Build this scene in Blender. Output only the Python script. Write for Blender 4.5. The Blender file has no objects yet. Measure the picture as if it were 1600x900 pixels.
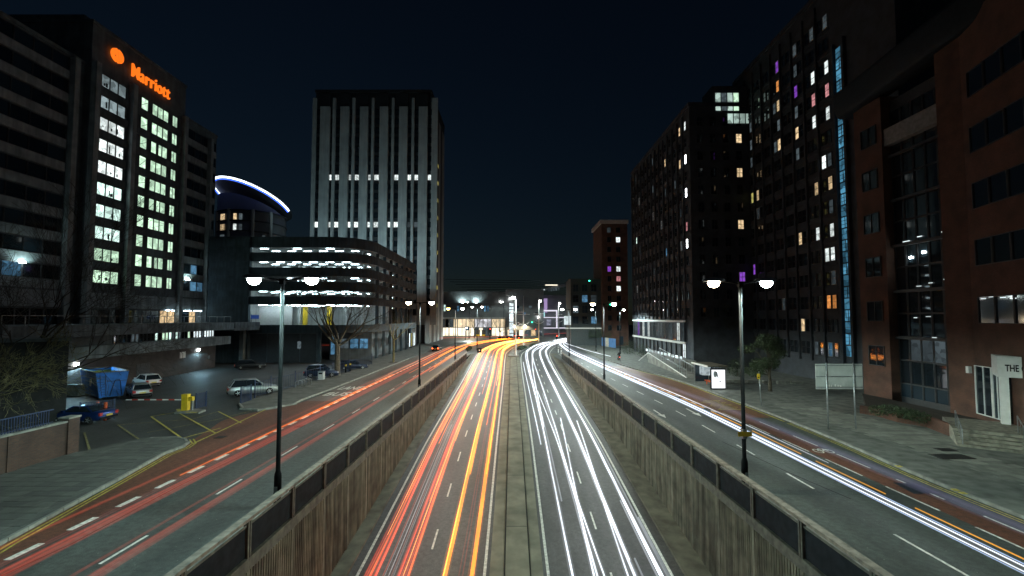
import bpy, bmesh, math, random
from mathutils import Vector, Matrix

RND = random.Random(11)
S = bpy.context.scene
COL = S.collection
PI = math.pi
rad = math.radians

# ------------------------------------------------------------------ camera
CAM_H, FPX, PITCH = 8.2, 711.0, rad(2.85)
SHIFT_PX = 47 - FPX * math.tan(PITCH)      # lens shift that puts the horizon where it is
cam_data = bpy.data.cameras.new("camera")
cam_data.lens = 16.0
cam_data.sensor_width = 36.0
cam_data.shift_y = SHIFT_PX / 1600.0
cam_data.clip_start = 0.1
cam_data.clip_end = 3000
cam = bpy.data.objects.new("camera", cam_data)
cam.location = (0, 0, CAM_H)
cam.rotation_euler = (PI / 2 + PITCH, 0, 0)
COL.objects.link(cam)
S.camera = cam

# ------------------------------------------------------------------ sky
world = bpy.data.worlds.new("World")
S.world = world
world.use_nodes = True
wn = world.node_tree
wn.nodes.clear()
w_out = wn.nodes.new("ShaderNodeOutputWorld")
w_bg = wn.nodes.new("ShaderNodeBackground")
w_sky = wn.nodes.new("ShaderNodeTexSky")
w_sky.sky_type = 'NISHITA'
w_sky.sun_disc = False
w_sky.sun_elevation = rad(14.0)
w_sky.sun_rotation = rad(140)
w_sky.air_density = 1.2
w_sky.ozone_density = 4.0
w_sky.dust_density = 0.2
w_bg.inputs["Strength"].default_value = 0.0026
w_tint = wn.nodes.new("ShaderNodeMix")
w_tint.data_type = 'RGBA'
w_tint.blend_type = 'MULTIPLY'
w_tint.inputs[0].default_value = 1.0
w_tint.inputs[7].default_value = (.74, .84, .93, 1)   # night sky over the city
wn.links.new(w_sky.outputs[0], w_tint.inputs[6])
wn.links.new(w_tint.outputs[2], w_bg.inputs[0])
wn.links.new(w_bg.outputs[0], w_out.inputs[0])

moon = bpy.data.lights.new("night_sun", 'SUN')
moon.energy = 0.004
moon.angle = rad(3)
moon.color = (0.75, 0.88, 1.0)
moon_o = bpy.data.objects.new("night_sun", moon)
moon_o.rotation_euler = (rad(76), 0, rad(40))
COL.objects.link(moon_o)

S.view_settings.view_transform = 'Standard'
S.view_settings.look = 'None'
S.view_settings.exposure = 0.0
S.view_settings.gamma = 1.0
S.view_settings.use_curve_mapping = False
S.render.engine = 'CYCLES'
cy = S.cycles
cy.use_denoising = True
cy.max_bounces = 5
cy.diffuse_bounces = 3
cy.glossy_bounces = 3
cy.transmission_bounces = 3
cy.transparent_max_bounces = 40
cy.sample_clamp_indirect = 2.0
cy.sample_clamp_direct = 0.0
cy.caustics_reflective = False
cy.caustics_refractive = False
cy.use_light_tree = True


# ------------------------------------------------------------------ helpers
def px(u, v, z=0.0):
    """point of the horizontal plane z seen at photo pixel (u, v)"""
    cp, sp = math.cos(PITCH), math.sin(PITCH)
    a, b = (u - 800) / FPX, (450 + SHIFT_PX - v) / FPX
    dx, dy, dz = a, cp - b * sp, sp + b * cp
    t = (z - CAM_H) / dz
    return (dx * t, dy * t)


def proj(x, y, z):
    cp, sp = math.cos(PITCH), math.sin(PITCH)
    zz = z - CAM_H
    d = y * cp + zz * sp
    return (800 + FPX * x / d, 450 + SHIFT_PX - FPX * (zz * cp - y * sp) / d)


def lerp_table(tab, y):
    if y <= tab[0][0]:
        return tab[0][1]
    for i in range(len(tab) - 1):
        (a, va), (b, vb) = tab[i], tab[i + 1]
        if y <= b:
            t = (y - a) / (b - a)
            # cubic with finite-difference tangents
            ma = (vb - (tab[i - 1][1] if i else va)) / (b - (tab[i - 1][0] if i else a)) * (b - a)
            nx = tab[i + 2] if i + 2 < len(tab) else (b, vb)
            mb = (nx[1] - va) / (nx[0] - a) * (b - a)
            t2, t3 = t * t, t * t * t
            return (2*t3 - 3*t2 + 1) * va + (t3 - 2*t2 + t) * ma + (-2*t3 + 3*t2) * vb + (t3 - t2) * mb
    return tab[-1][1] + (y - tab[-1][0]) * (tab[-1][1] - tab[-2][1]) / (tab[-1][0] - tab[-2][0])


SHIFT = {
    'TR': [(-60, 0), (60, 0), (95, 0), (105, .5), (117, 2.0), (129, 4.0), (142, 7.6), (160, 13.5), (216, 35), (330, 90)],
    'TL': [(-60, 0), (70, 0), (105, 0), (116, .7), (127, 1.8), (140, 4.2), (152, 8.0), (168, 15), (190, 28), (220, 48)],
    'SL': [(-60, 0), (70, 0), (108, 0), (118, .4), (128, 1.2), (140, 3.2), (152, 6.5), (168, 13), (190, 26), (220, 46)],
    'SR': [(-60, 0), (20, 0), (40, 0), (57, -.8), (69, -1.4), (87, -2.0), (100, -2.4), (115, -2.2), (137, -.9), (160, 4.5), (216, 22), (330, 77)],
}
FLOOR = [(-60, -5.6), (0, -5.6), (12, -5.5), (23, -4.9), (33, -4.0), (43, -3.15), (60, -2.35), (75, -1.65), (90, -.8), (104, 0.0), (120, 0.0), (400, 0)]


def fz(y):
    return min(0.0, lerp_table(FLOOR, y))


def zero(y):
    return 0.0


def rx(kind, off, y):
    return off + lerp_table(SHIFT[kind], y)


class MB:
    def __init__(self):
        self.v, self.f, self.mi, self.m, self.sm = [], [], [], 0, []
        self.smooth = False

    def face(self, idx):
        self.f.append(tuple(idx)); self.mi.append(self.m); self.sm.append(self.smooth)

    def add(self, vs, fs):
        b = len(self.v)
        self.v.extend([tuple(p) for p in vs])
        for f in fs:
            self.face([b + i for i in f])
        return self

    def quad(self, a, b, c, d):
        return self.add([a, b, c, d], [(0, 1, 2, 3)])

    def box(self, x0, x1, y0, y1, z0, z1, M=None):
        if x0 > x1: x0, x1 = x1, x0
        if y0 > y1: y0, y1 = y1, y0
        if z0 > z1: z0, z1 = z1, z0
        vs = [(x0, y0, z0), (x1, y0, z0), (x1, y1, z0), (x0, y1, z0), (x0, y0, z1), (x1, y0, z1), (x1, y1, z1), (x0, y1, z1)]
        if M is not None:
            vs = [tuple(M @ Vector(p)) for p in vs]
        return self.add(vs, [(0, 3, 2, 1), (4, 5, 6, 7), (0, 1, 5, 4), (1, 2, 6, 5), (2, 3, 7, 6), (3, 0, 4, 7)])

    def prism(self, pts, z0, z1):
        n = len(pts)
        area = sum(pts[i][0] * pts[(i + 1) % n][1] - pts[(i + 1) % n][0] * pts[i][1] for i in range(n))
        if area < 0:
            pts = pts[::-1]
        a = [(p[0], p[1], z0) for p in pts] + [(p[0], p[1], z1) for p in pts]
        fs = [tuple(range(n - 1, -1, -1)), tuple(range(n, 2 * n))]
        fs += [(i, (i + 1) % n, n + (i + 1) % n, n + i) for i in range(n)]
        return self.add(a, fs)

    def loft(self, rings, cap=True, close=True):
        n = len(rings[0])
        vs = [p for r in rings for p in r]
        fs = []
        for k in range(len(rings) - 1):
            for i in range(n if close else n - 1):
                j = (i + 1) % n
                fs.append((k * n + i, k * n + j, (k + 1) * n + j, (k + 1) * n + i))
        if cap:
            fs.append(tuple(range(n - 1, -1, -1)))
            fs.append(tuple((len(rings) - 1) * n + i for i in range(n)))
        return self.add(vs, fs)

    def tube(self, path, r, n=6, cap=True):
        path = [Vector(p) for p in path]
        rs = r if isinstance(r, (list, tuple)) else [r] * len(path)
        rings, up = [], None
        for i, p in enumerate(path):
            d = (path[min(i + 1, len(path) - 1)] - path[max(i - 1, 0)])
            if d.length < 1e-9:
                d = Vector((0, 0, 1))
            d.normalize()
            if up is None:
                up = Vector((0, 0, 1)) if abs(d.z) < .9 else Vector((1, 0, 0))
            s = d.cross(up)
            if s.length < 1e-6:
                s = d.cross(Vector((0, 1, 0)))
            s.normalize()
            up = s.cross(d).normalized()
            rings.append([p + (s * math.cos(2*PI*k/n) + up * math.sin(2*PI*k/n)) * rs[i] for k in range(n)])
        return self.loft(rings, cap)

    def cyl(self, x, y, z0, z1, r0, r1=None, n=12):
        r1 = r0 if r1 is None else r1
        a = [(x + math.cos(2*PI*k/n) * r0, y + math.sin(2*PI*k/n) * r0, z0) for k in range(n)]
        b = [(x + math.cos(2*PI*k/n) * r1, y + math.sin(2*PI*k/n) * r1, z1) for k in range(n)]
        return self.loft([a, b])

    def mesh(self, name, mats):
        me = bpy.data.meshes.new(name)
        me.from_pydata(self.v, [], self.f)
        if not isinstance(mats, (list, tuple)):
            mats = [mats]
        for m in mats:
            me.materials.append(m)
        me.polygons.foreach_set("material_index", self.mi)
        me.polygons.foreach_set("use_smooth", self.sm)
        me.update()
        return me

    def build(self, name, mats, parent=None, loc=None, rz=0):
        return obj(name, self.mesh(name, mats), parent, loc, rz)


def obj(name, data, parent=None, loc=None, rz=0):
    o = bpy.data.objects.new(name, data)
    COL.objects.link(o)
    if parent is not None:
        o.parent = parent
    if loc is not None:
        o.location = loc
    if rz:
        o.rotation_euler = (0, 0, rz)
    return o


def tag(o, label=None, cat=None, group=None, kind=None):
    if label: o["label"] = label
    if cat: o["category"] = cat
    if group: o["group"] = group
    if kind: o["kind"] = kind
    return o


def thing(name, label, cat, loc=(0, 0, 0), rz=0, group=None):
    o = obj(name, None, None, loc, rz)
    o.empty_display_size = .3
    return tag(o, label, cat, group)


def structure(o):
    o["kind"] = "structure"
    return o


def copy_tree(o, parent=None):
    c = o.copy()
    COL.objects.link(c)
    c.parent = parent
    for ch in list(o.children):
        copy_tree(ch, c)
    return c


# ------------------------------------------------------------------ materials
MATS = {}


def nodes_of(name):
    m = bpy.data.materials.new(name)
    m.use_nodes = True
    nt = m.node_tree
    b = nt.nodes["Principled BSDF"]
    return m, nt, b


def mat(name, col, rough=.7, metal=0.0, var=.25, scale=3.0, bump=0.0, bscale=40.0, spec=.5, var2=None, detail=4, stain=0.0):
    """principled surface with noise in its colour, optional long vertical stains and fine relief"""
    if name in MATS:
        return MATS[name]
    m, nt, b = nodes_of(name)
    N, L = nt.nodes.new, nt.links.new
    geo = N("ShaderNodeNewGeometry")
    nz = N("ShaderNodeTexNoise"); nz.inputs["Scale"].default_value = scale; nz.inputs["Detail"].default_value = detail
    L(geo.outputs["Position"], nz.inputs["Vector"])
    ramp = N("ShaderNodeValToRGB")
    c0 = [max(0, c * (1 - var)) for c in col]; c1 = [min(1, c * (1 + var)) for c in col]
    if var2: c1 = var2
    ramp.color_ramp.elements[0].color = (*c0, 1); ramp.color_ramp.elements[1].color = (*c1, 1)
    ramp.color_ramp.elements[0].position = .32; ramp.color_ramp.elements[1].position = .68
    L(nz.outputs[0], ramp.inputs[0])
    out = ramp.outputs[0]
    if stain:
        mp = N("ShaderNodeMapping"); mp.inputs["Scale"].default_value = (2.2, 2.2, .12)
        L(geo.outputs["Position"], mp.inputs[0])
        n2 = N("ShaderNodeTexNoise"); n2.inputs["Scale"].default_value = 1.0; n2.inputs["Detail"].default_value = 5
        L(mp.outputs[0], n2.inputs["Vector"])
        r2 = N("ShaderNodeValToRGB")
        r2.color_ramp.elements[0].position = .35; r2.color_ramp.elements[1].position = .65
        k = 1 - stain
        r2.color_ramp.elements[0].color = (k, k, k, 1); r2.color_ramp.elements[1].color = (1, 1, 1, 1)
        L(n2.outputs[0], r2.inputs[0])
        mx = N("ShaderNodeMix"); mx.data_type = 'RGBA'; mx.blend_type = 'MULTIPLY'; mx.inputs[0].default_value = 1
        L(out, mx.inputs[6]); L(r2.outputs[0], mx.inputs[7]); out = mx.outputs[2]
    L(out, b.inputs["Base Color"])
    b.inputs["Roughness"].default_value = rough
    b.inputs["Metallic"].default_value = metal
    b.inputs["Specular IOR Level"].default_value = spec
    if bump:
        n3 = N("ShaderNodeTexNoise"); n3.inputs["Scale"].default_value = bscale; n3.inputs["Detail"].default_value = 3
        L(geo.outputs["Position"], n3.inputs["Vector"])
        bp = N("ShaderNodeBump"); bp.inputs["Strength"].default_value = bump; bp.inputs["Distance"].default_value = .02
        L(n3.outputs[0], bp.inputs["Height"]); L(bp.outputs[0], b.inputs["Normal"])
    MATS[name] = m
    return m


def emit(name, col, strength, vary=0.0, tex=0.0, tscale=1.5):
    if name in MATS:
        return MATS[name]
    m, nt, b = nodes_of(name)
    N, L = nt.nodes.new, nt.links.new
    nt.nodes.remove(b)
    e = N("ShaderNodeEmission"); e.inputs[0].default_value = (*col, 1); e.inputs[1].default_value = strength
    src = None
    if vary:
        oi = N("ShaderNodeObjectInfo")
        mr = N("ShaderNodeMapRange"); mr.inputs[3].default_value = strength * (1 - vary); mr.inputs[4].default_value = strength * (1 + vary)
        L(oi.outputs["Random"], mr.inputs[0]); src = mr.outputs[0]
    if tex:
        geo = N("ShaderNodeNewGeometry")
        nz = N("ShaderNodeTexVoronoi"); nz.inputs["Scale"].default_value = tscale
        L(geo.outputs["Position"], nz.inputs["Vector"])
        sp = N("ShaderNodeSeparateColor"); L(nz.outputs["Color"], sp.inputs[0])
        mr2 = N("ShaderNodeMapRange"); mr2.inputs[3].default_value = 1 - tex; mr2.inputs[4].default_value = 1 + tex * .4
        L(sp.outputs[0], mr2.inputs[0])
        mu = N("ShaderNodeMath"); mu.operation = 'MULTIPLY'
        if src is None:
            mu.inputs[0].default_value = strength
        else:
            L(src, mu.inputs[0])
        L(mr2.outputs[0], mu.inputs[1]); src = mu.outputs[0]
    if src is not None:
        L(src, e.inputs[1])
    L(e.outputs[0], nt.nodes["Material Output"].inputs[0])
    MATS[name] = m
    return m


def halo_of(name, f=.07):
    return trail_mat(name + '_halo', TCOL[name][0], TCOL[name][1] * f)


TCOL = {}


def trail_mat(name, col, strength):
    """light left in the air by a passing lamp: adds to what is behind it"""
    TCOL[name] = (col, strength)
    m, nt, b = nodes_of(name)
    N, L = nt.nodes.new, nt.links.new
    nt.nodes.remove(b)
    e = N("ShaderNodeEmission"); e.inputs[0].default_value = (*col, 1)
    t = N("ShaderNodeBsdfTransparent"); a = N("ShaderNodeAddShader")
    geo = N("ShaderNodeNewGeometry")
    mp = N("ShaderNodeMapping"); mp.inputs["Scale"].default_value = (3, .05, 3)
    nz = N("ShaderNodeTexNoise"); nz.inputs["Scale"].default_value = 1.0
    mr = N("ShaderNodeMapRange"); mr.inputs[1].default_value = .3; mr.inputs[2].default_value = .7
    mr.inputs[3].default_value = strength * .55; mr.inputs[4].default_value = strength * 1.35
    L(geo.outputs["Position"], mp.inputs[0]); L(mp.outputs[0], nz.inputs["Vector"]); L(nz.outputs[0], mr.inputs[0])
    L(mr.outputs[0], e.inputs[1])
    L(e.outputs[0], a.inputs[0]); L(t.outputs[0], a.inputs[1]); L(a.outputs[0], nt.nodes["Material Output"].inputs[0])
    MATS[name] = m
    return m


def glass(name, tint=(.02, .03, .04), rough=.04):
    if name in MATS:
        return MATS[name]
    m, nt, b = nodes_of(name)
    b.inputs["Base Color"].default_value = (*tint, 1)
    b.inputs["Roughness"].default_value = rough
    b.inputs["Specular IOR Level"].default_value = .8
    MATS[name] = m
    return m


def asphalt(name, col, speck=1.0, rough=.62, wear=(1, 1, 1), patch=.35):
    m, nt, b = nodes_of(name)
    N, L = nt.nodes.new, nt.links.new
    geo = N("ShaderNodeNewGeometry")
    big = N("ShaderNodeTexNoise"); big.inputs["Scale"].default_value = .35; big.inputs["Detail"].default_value = 6
    mp = N("ShaderNodeMapping"); mp.inputs["Scale"].default_value = (1.6, .35, 1)
    L(geo.outputs["Position"], mp.inputs[0]); L(mp.outputs[0], big.inputs["Vector"])
    r = N("ShaderNodeValToRGB")
    r.color_ramp.elements[0].position = .3; r.color_ramp.elements[1].position = .72
    r.color_ramp.elements[0].color = (*[c * (1 - patch) for c in col], 1)
    r.color_ramp.elements[1].color = (*[c * (1 + patch) * w for c, w in zip(col, wear)], 1)
    L(big.outputs[0], r.inputs[0])
    fine = N("ShaderNodeTexNoise"); fine.inputs["Scale"].default_value = 28; fine.inputs["Detail"].default_value = 2
    L(geo.outputs["Position"], fine.inputs["Vector"])
    fr = N("ShaderNodeMapRange"); fr.inputs[1].default_value = .3; fr.inputs[2].default_value = .7
    fr.inputs[3].default_value = .5; fr.inputs[4].default_value = 1.6
    mid = N("ShaderNodeTexNoise"); mid.inputs["Scale"].default_value = 4.5; mid.inputs["Detail"].default_value = 5
    L(geo.outputs["Position"], mid.inputs["Vector"])
    av = N("ShaderNodeMix"); av.data_type = 'FLOAT'; av.inputs[0].default_value = .5
    L(fine.outputs[0], av.inputs[2]); L(mid.outputs[0], av.inputs[3])
    fr.inputs[1].default_value = .34; fr.inputs[2].default_value = .66
    L(av.outputs[0], fr.inputs[0])
    mx = N("ShaderNodeMix"); mx.data_type = 'RGBA'; mx.blend_type = 'MULTIPLY'; mx.inputs[0].default_value = 1
    L(r.outputs[0], mx.inputs[6]); L(fr.outputs[0], mx.inputs[7])
    # scattered tiny pale specks: glints painted into the asphalt colour
    vo = N("ShaderNodeTexVoronoi"); vo.inputs["Scale"].default_value = 2.4
    L(geo.outputs["Position"], vo.inputs["Vector"])
    th = N("ShaderNodeMath"); th.operation = 'LESS_THAN'; th.inputs[1].default_value = .055 * speck
    L(vo.outputs["Distance"], th.inputs[0])
    m2 = N("ShaderNodeMix"); m2.data_type = 'RGBA'
    L(th.outputs[0], m2.inputs[0]); L(mx.outputs[2], m2.inputs[6]); m2.inputs[7].default_value = (.20, .20, .18, 1)
    L(m2.outputs[2], b.inputs["Base Color"])
    b.inputs["Roughness"].default_value = rough
    bp = N("ShaderNodeBump"); bp.inputs["Strength"].default_value = .5; bp.inputs["Distance"].default_value = .012
    b2 = N("ShaderNodeTexNoise"); b2.inputs["Scale"].default_value = 55
    L(geo.outputs["Position"], b2.inputs["Vector"]); L(b2.outputs[0], bp.inputs["Height"]); L(bp.outputs[0], b.inputs["Normal"])
    MATS[name] = m
    return m


def brick(name, c1, c2, mortar, plane='YZ', scale=1.0, bw=.225, rh=.075):
    """brickwork too fine to pick apart: colour and shallow joints"""
    if name in MATS:
        return MATS[name]
    m, nt, b = nodes_of(name)
    N, L = nt.nodes.new, nt.links.new
    geo = N("ShaderNodeNewGeometry")
    sx = N("ShaderNodeSeparateXYZ"); cx = N("ShaderNodeCombineXYZ")
    L(geo.outputs["Position"], sx.inputs[0])
    if plane == 'XY':
        L(sx.outputs["X"], cx.inputs[0]); L(sx.outputs["Y"], cx.inputs[1])
    else:
        ad = N("ShaderNodeMath"); ad.operation = 'ADD'
        L(sx.outputs["X"], ad.inputs[0]); L(sx.outputs["Y"], ad.inputs[1])
        L(ad.outputs[0], cx.inputs[0]); L(sx.outputs["Z"], cx.inputs[1])
    br = N("ShaderNodeTexBrick")
    br.inputs["Scale"].default_value = scale
    br.inputs["Color1"].default_value = (*c1, 1); br.inputs["Color2"].default_value = (*c2, 1)
    br.inputs["Mortar"].default_value = (*mortar, 1)
    br.inputs["Mortar Size"].default_value = .01
    br.inputs["Brick Width"].default_value = bw; br.inputs["Row Height"].default_value = rh
    L(cx.outputs[0], br.inputs["Vector"])
    nz = N("ShaderNodeTexNoise"); nz.inputs["Scale"].default_value = .8; nz.inputs["Detail"].default_value = 5
    L(geo.outputs["Position"], nz.inputs["Vector"])
    mr = N("ShaderNodeMapRange"); mr.inputs[1].default_value = .3; mr.inputs[2].default_value = .7; mr.inputs[3].default_value = .6; mr.inputs[4].default_value = 1.2
    L(nz.outputs[0], mr.inputs[0])
    mx = N("ShaderNodeMix"); mx.data_type = 'RGBA'; mx.blend_type = 'MULTIPLY'; mx.inputs[0].default_value = 1
    L(br.outputs["Color"], mx.inputs[6]); L(mr.outputs[0], mx.inputs[7])
    L(mx.outputs[2], b.inputs["Base Color"])
    b.inputs["Roughness"].default_value = .85
    bp = N("ShaderNodeBump"); bp.inputs["Strength"].default_value = .6; bp.inputs["Distance"].default_value = .01; bp.invert = True
    L(br.outputs["Fac"], bp.inputs["Height"]); L(bp.outputs[0], b.inputs["Normal"])
    MATS[name] = m
    return m


M = {}
M['asphalt'] = asphalt('asphalt_road', (.054, .062, .057), patch=.45)
M['asphalt_dark'] = asphalt('asphalt_carpark', (.024, .042, .052), speck=.6, patch=.45)
M['asphalt_trench'] = asphalt('asphalt_underpass', (.050, .050, .050), speck=.7, patch=.45)
M['buslane'] = asphalt('bus_lane_surface', (.125, .048, .030), speck=.7, patch=.3)
M['busbay'] = asphalt('bus_bay_surface', (.15, .065, .03), speck=.4, patch=.25)
M['ground'] = asphalt('ground_surface', (.04, .042, .042), speck=.5)
M['blue_conc'] = mat('podium_concrete', (.20, .24, .26), .85, var=.35, scale=.9, bump=.4, stain=.4)
M['concrete'] = mat('concrete', (.24, .24, .22), .85, var=.35, scale=.9, bump=.4, stain=.35)
M['wall_conc'] = mat('retaining_wall_concrete', (.235, .22, .16), .9, var=.35, scale=1.2, bump=.5, stain=.7)
M['verge'] = mat('verge_concrete', (.125, .12, .09), .9, var=.4, scale=1.1, bump=.5, bscale=25)
M['median'] = mat('median_concrete', (.20, .185, .135), .9, var=.3, scale=.8, bump=.5, bscale=25)
M['joint'] = mat('dark_joint', (.02, .02, .018), .9, var=.2)
M['kerb'] = mat('kerb_stone', (.22, .22, .20), .85, var=.3, scale=2.5, bump=.3)
M['slab'] = mat('paving_slab', (.085, .09, .082), .85, var=.14, scale=2.0, bump=.35, bscale=30)
M['slab2'] = mat('paving_slab_pale', (.105, .11, .10), .85, var=.14, scale=2.0, bump=.35, bscale=30)
M['slab3'] = mat('paving_slab_dark', (.068, .073, .068), .85, var=.14, scale=2.0, bump=.35, bscale=30)
M['paving'] = brick('paving', (.12, .125, .115), (.10, .105, .097), (.05, .05, .046), 'XY', 1, .6, .6)
M['paint'] = mat('white_road_paint', (.62, .62, .57), .7, var=.3, scale=7, detail=8)
M['paint_y'] = mat('yellow_road_paint', (.45, .38, .07), .7, var=.4, scale=6, detail=8)
M['rail'] = mat('weathered_handrail', (.17, .14, .11), .7, var=.45, scale=4, bump=.3)
M['post'] = mat('parapet_post_paint', (.11, .105, .08), .75, var=.35, scale=4, stain=.4)
M['panel'] = mat('dark_parapet_panel', (.012, .015, .018), .7, var=.3, scale=3, spec=.08)
M['black'] = mat('black_paint', (.007, .008, .009), .6, var=.3, scale=5, spec=.08)
M['galv'] = mat('galvanised_steel', (.30, .32, .34), .45, .6, var=.2, scale=5)
M['steel'] = mat('grey_steel', (.20, .22, .23), .4, .7, var=.2, scale=5)
M['whitep'] = mat('white_paint', (.70, .70, .68), .45, var=.08, scale=3)
M['glass'] = glass('dark_window_glass', (.012, .018, .024))
M['glass2'] = glass('blue_window_glass', (.02, .035, .05), .06)
M['frame'] = mat('dark_window_frame', (.035, .038, .042), .5, var=.2)
M['frame_l'] = mat('pale_window_frame', (.45, .46, .45), .5, var=.15)
M['hotel_wall'] = mat('hotel_dark_wall', (.11, .135, .15), .8, var=.3, scale=.7, stain=.3)
M['hotel_panel'] = mat('hotel_spandrel_concrete', (.28, .32, .34), .85, var=.25, scale=.8, stain=.35, bump=.2)
M['podium_brick'] = brick('podium_brick', (.060, .040, .036), (.042, .03, .028), (.05, .05, .05))
M['red_brick'] = brick('red_brick', (.135, .052, .030), (.105, .041, .025), (.065, .058, .052))
M['dark_brick'] = brick('dark_brick', (.055, .066, .080), (.045, .054, .066), (.045, .05, .058))
M['garden_brick'] = brick('garden_wall_brick', (.085, .040, .026), (.055, .027, .02), (.05, .045, .04))
M['carpark_conc'] = mat('car_park_concrete', (.055, .088, .112), .85, var=.3, scale=.6, stain=.4, bump=.2)
M['carpark_in'] = mat('car_park_interior', (.42, .43, .42), .8, var=.25, scale=.5, stain=.25)
M['yellow'] = mat('yellow_paint', (.62, .42, .02), .5, var=.12, scale=3)
M['tower_rib'] = mat('tower_pale_rib', (.34, .36, .36), .8, var=.15, scale=.3, stain=.2)
M['tower_wall'] = mat('tower_dark_wall', (.016, .018, .021), .7, var=.2, scale=.4)
M['bark'] = mat('bark', (.075, .062, .045), .9, var=.4, scale=5, bump=.5)
M['bark_y'] = mat('mossy_bark', (.14, .125, .055), .9, var=.4, scale=5, bump=.5)
M['leaf'] = mat('leaf', (.03, .052, .018), .6, var=.5, scale=1.5)
M['leaf_d'] = mat('dark_leaf', (.022, .04, .016), .6, var=.5, scale=1.5)
M['soil'] = mat('soil', (.03, .024, .018), .95, var=.4, scale=4, bump=.5)
M['blue'] = mat('blue_paint', (.02, .20, .70), .5, var=.2, scale=2.0, stain=.3)
M['blue_rail'] = mat('blue_railing_paint', (.014, .032, .085), .5, var=.25, scale=5)
M['red_p'] = mat('red_paint', (.45, .03, .02), .5, var=.15)
M['orange_p'] = mat('orange_plastic', (.55, .10, .03), .5, var=.15)
M['plate_y'] = mat('yellow_number_plate', (.65, .50, .05), .5, var=.05)
M['rubber'] = mat('tyre_rubber', (.015, .015, .015), .85, var=.2)
M['alloy'] = mat('alloy_rim', (.55, .56, .57), .35, .8, var=.1)
M['chipboard'] = mat('skip_load_grass', (.16, .20, .03), .9, var=.5, scale=6, bump=.6, bscale=20)
E = {}
E['lamp_cool'] = emit('lamp_lens_cool', (.85, 1.0, .98), 60)
E['lamp_warm'] = emit('lamp_lens_warm', (1.0, .80, .52), 60)
E['lamp_sod'] = emit('lamp_lens_sodium', (1.0, .55, .15), 40)
E['lamp_far'] = emit('lamp_lens_far', (1.0, .97, .92), 60)
E['tube_hi'] = emit('deck_tube', (.70, .93, 1.0), 70)
E['tube'] = emit('car_park_tube', (.70, .93, 1.0), 26)
E['win_cool'] = emit('lit_window_cool', (.72, 1.0, .90), 1.25, .35, .45, 1.6)
E['win_green'] = emit('lit_window_greenish', (.68, 1.0, .72), 1.05, .3, .45, 1.6)
E['win_white'] = emit('lit_window_white', (.9, 1.0, .98), 1.3, .5, .5, 2.5)
E['win_dim'] = emit('lit_window_dim', (.55, .72, .80), .10, .6, .5, 2.5)
E['win_blue'] = emit('lit_window_blue', (.25, .62, 1.0), .32, .5, .6, 1.5)
E['win_warm'] = emit('lit_window_warm', (1.0, .72, .40), .8, .4, .5, 2.5)
E['win_orange'] = emit('lit_window_orange', (1.0, .38, .10), .6, .3, .4, 2.5)
E['win_pink'] = emit('lit_window_pink', (1.0, .42, .45), .6, .3, .4, 2.5)
E['win_purple'] = emit('lit_window_purple', (.45, .12, 1.0), .6, .3, .4, 2.5)
E['win_yellow'] = emit('lit_window_yellow', (.95, .85, .25), .42, .3, .3, 2.5)
E['stair_blue'] = emit('stair_glazing_blue', (.16, .55, .85), .34, .6, .75, 1.3)
E['mall'] = emit('mall_glow', (1.0, .80, .52), 1.1, .25, .35, .5)
E['mall_hi'] = emit('mall_glow_bright', (1.0, .90, .70), 1.6, .2, .3, .6)
E['sign'] = emit('sign_orange', (1.0, .17, .012), 1.25)
E['ring'] = emit('blue_ring_light', (.06, .16, 1.0), 1.6)
E['win_flood'] = emit('floodlit_window', (.92, 1.0, 1.0), 14)
E['ring_w'] = emit('ring_white_light', (.55, .72, 1.0), 3.0)
E['red'] = emit('red_signal', (1.0, .06, .03), 14)
E['amber'] = emit('amber_signal', (1.0, .45, .02), 7)
E['green'] = emit('green_signal', (.05, 1.0, .55), 5)
E['tail'] = emit('tail_lamp', (1.0, .10, .02), 10)
E['ad'] = emit('advert_backlight', (.93, .97, 1.0), 1.25)
E['shop'] = emit('shop_white', (.85, .98, 1.0), 1.2, .3, .4, 1.2)

# ================================================================== GROUND AND ROADS
WL, WR = -9.2, 10.1          # faces of the underpass walls
g = MB()
g.quad((-420, -70, -.03), (WL - .35, -70, -.03), (WL - .35, 560, -.03), (-420, 560, -.03))
g.quad((WR + .35, -70, -.03), (420, -70, -.03), (420, 560, -.03), (WR + .35, 560, -.03))
g.quad((WL - .35, 104.5, -.03), (WR + .35, 104.5, -.03), (WR + .35, 560, -.03), (WL - .35, 560, -.03))
structure(g.build('ground', M['ground']))


def ribbon_mesh(kind, o0, o1, y0, y1, zf=zero, dz=0.0, step=2.0, thick=0.0):
    """strip between two lateral offsets following a carriageway; offsets may be tables of (y, off)"""
    b = MB()
    n = max(1, int(math.ceil((y1 - y0) / step)))
    f0 = (lambda y: lerp_table(o0, y)) if isinstance(o0, list) else (lambda y: o0)
    f1 = (lambda y: lerp_table(o1, y)) if isinstance(o1, list) else (lambda y: o1)
    rows = []
    for i in range(n + 1):
        y = y0 + (y1 - y0) * i / n
        s = lerp_table(SHIFT[kind], y) if kind else 0
        z = zf(y) + dz
        rows.append(((f0(y) + s, y, z), (f1(y) + s, y, z)))
    vs, fs = [], []
    for a, c in rows:
        vs += [a, c]
    for i in range(n):
        fs.append((2*i, 2*i + 1, 2*i + 3, 2*i + 2))
    if thick:
        b0 = len(vs)
        for a, c in rows:
            vs += [(a[0], a[1], a[2] - thick), (c[0], c[1], c[2] - thick)]
        for i in range(n):
            fs.append((b0 + 2*i, 2*i, 2*i + 2, b0 + 2*i + 2))
            fs.append((2*i + 1, b0 + 2*i + 1, b0 + 2*i + 3, 2*i + 3))
        fs.append((0, b0, b0 + 1, 1))
        fs.append((2*n + 1, b0 + 2*n + 1, b0 + 2*n, 2*n))
    b.add(vs, fs)
    return b


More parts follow.
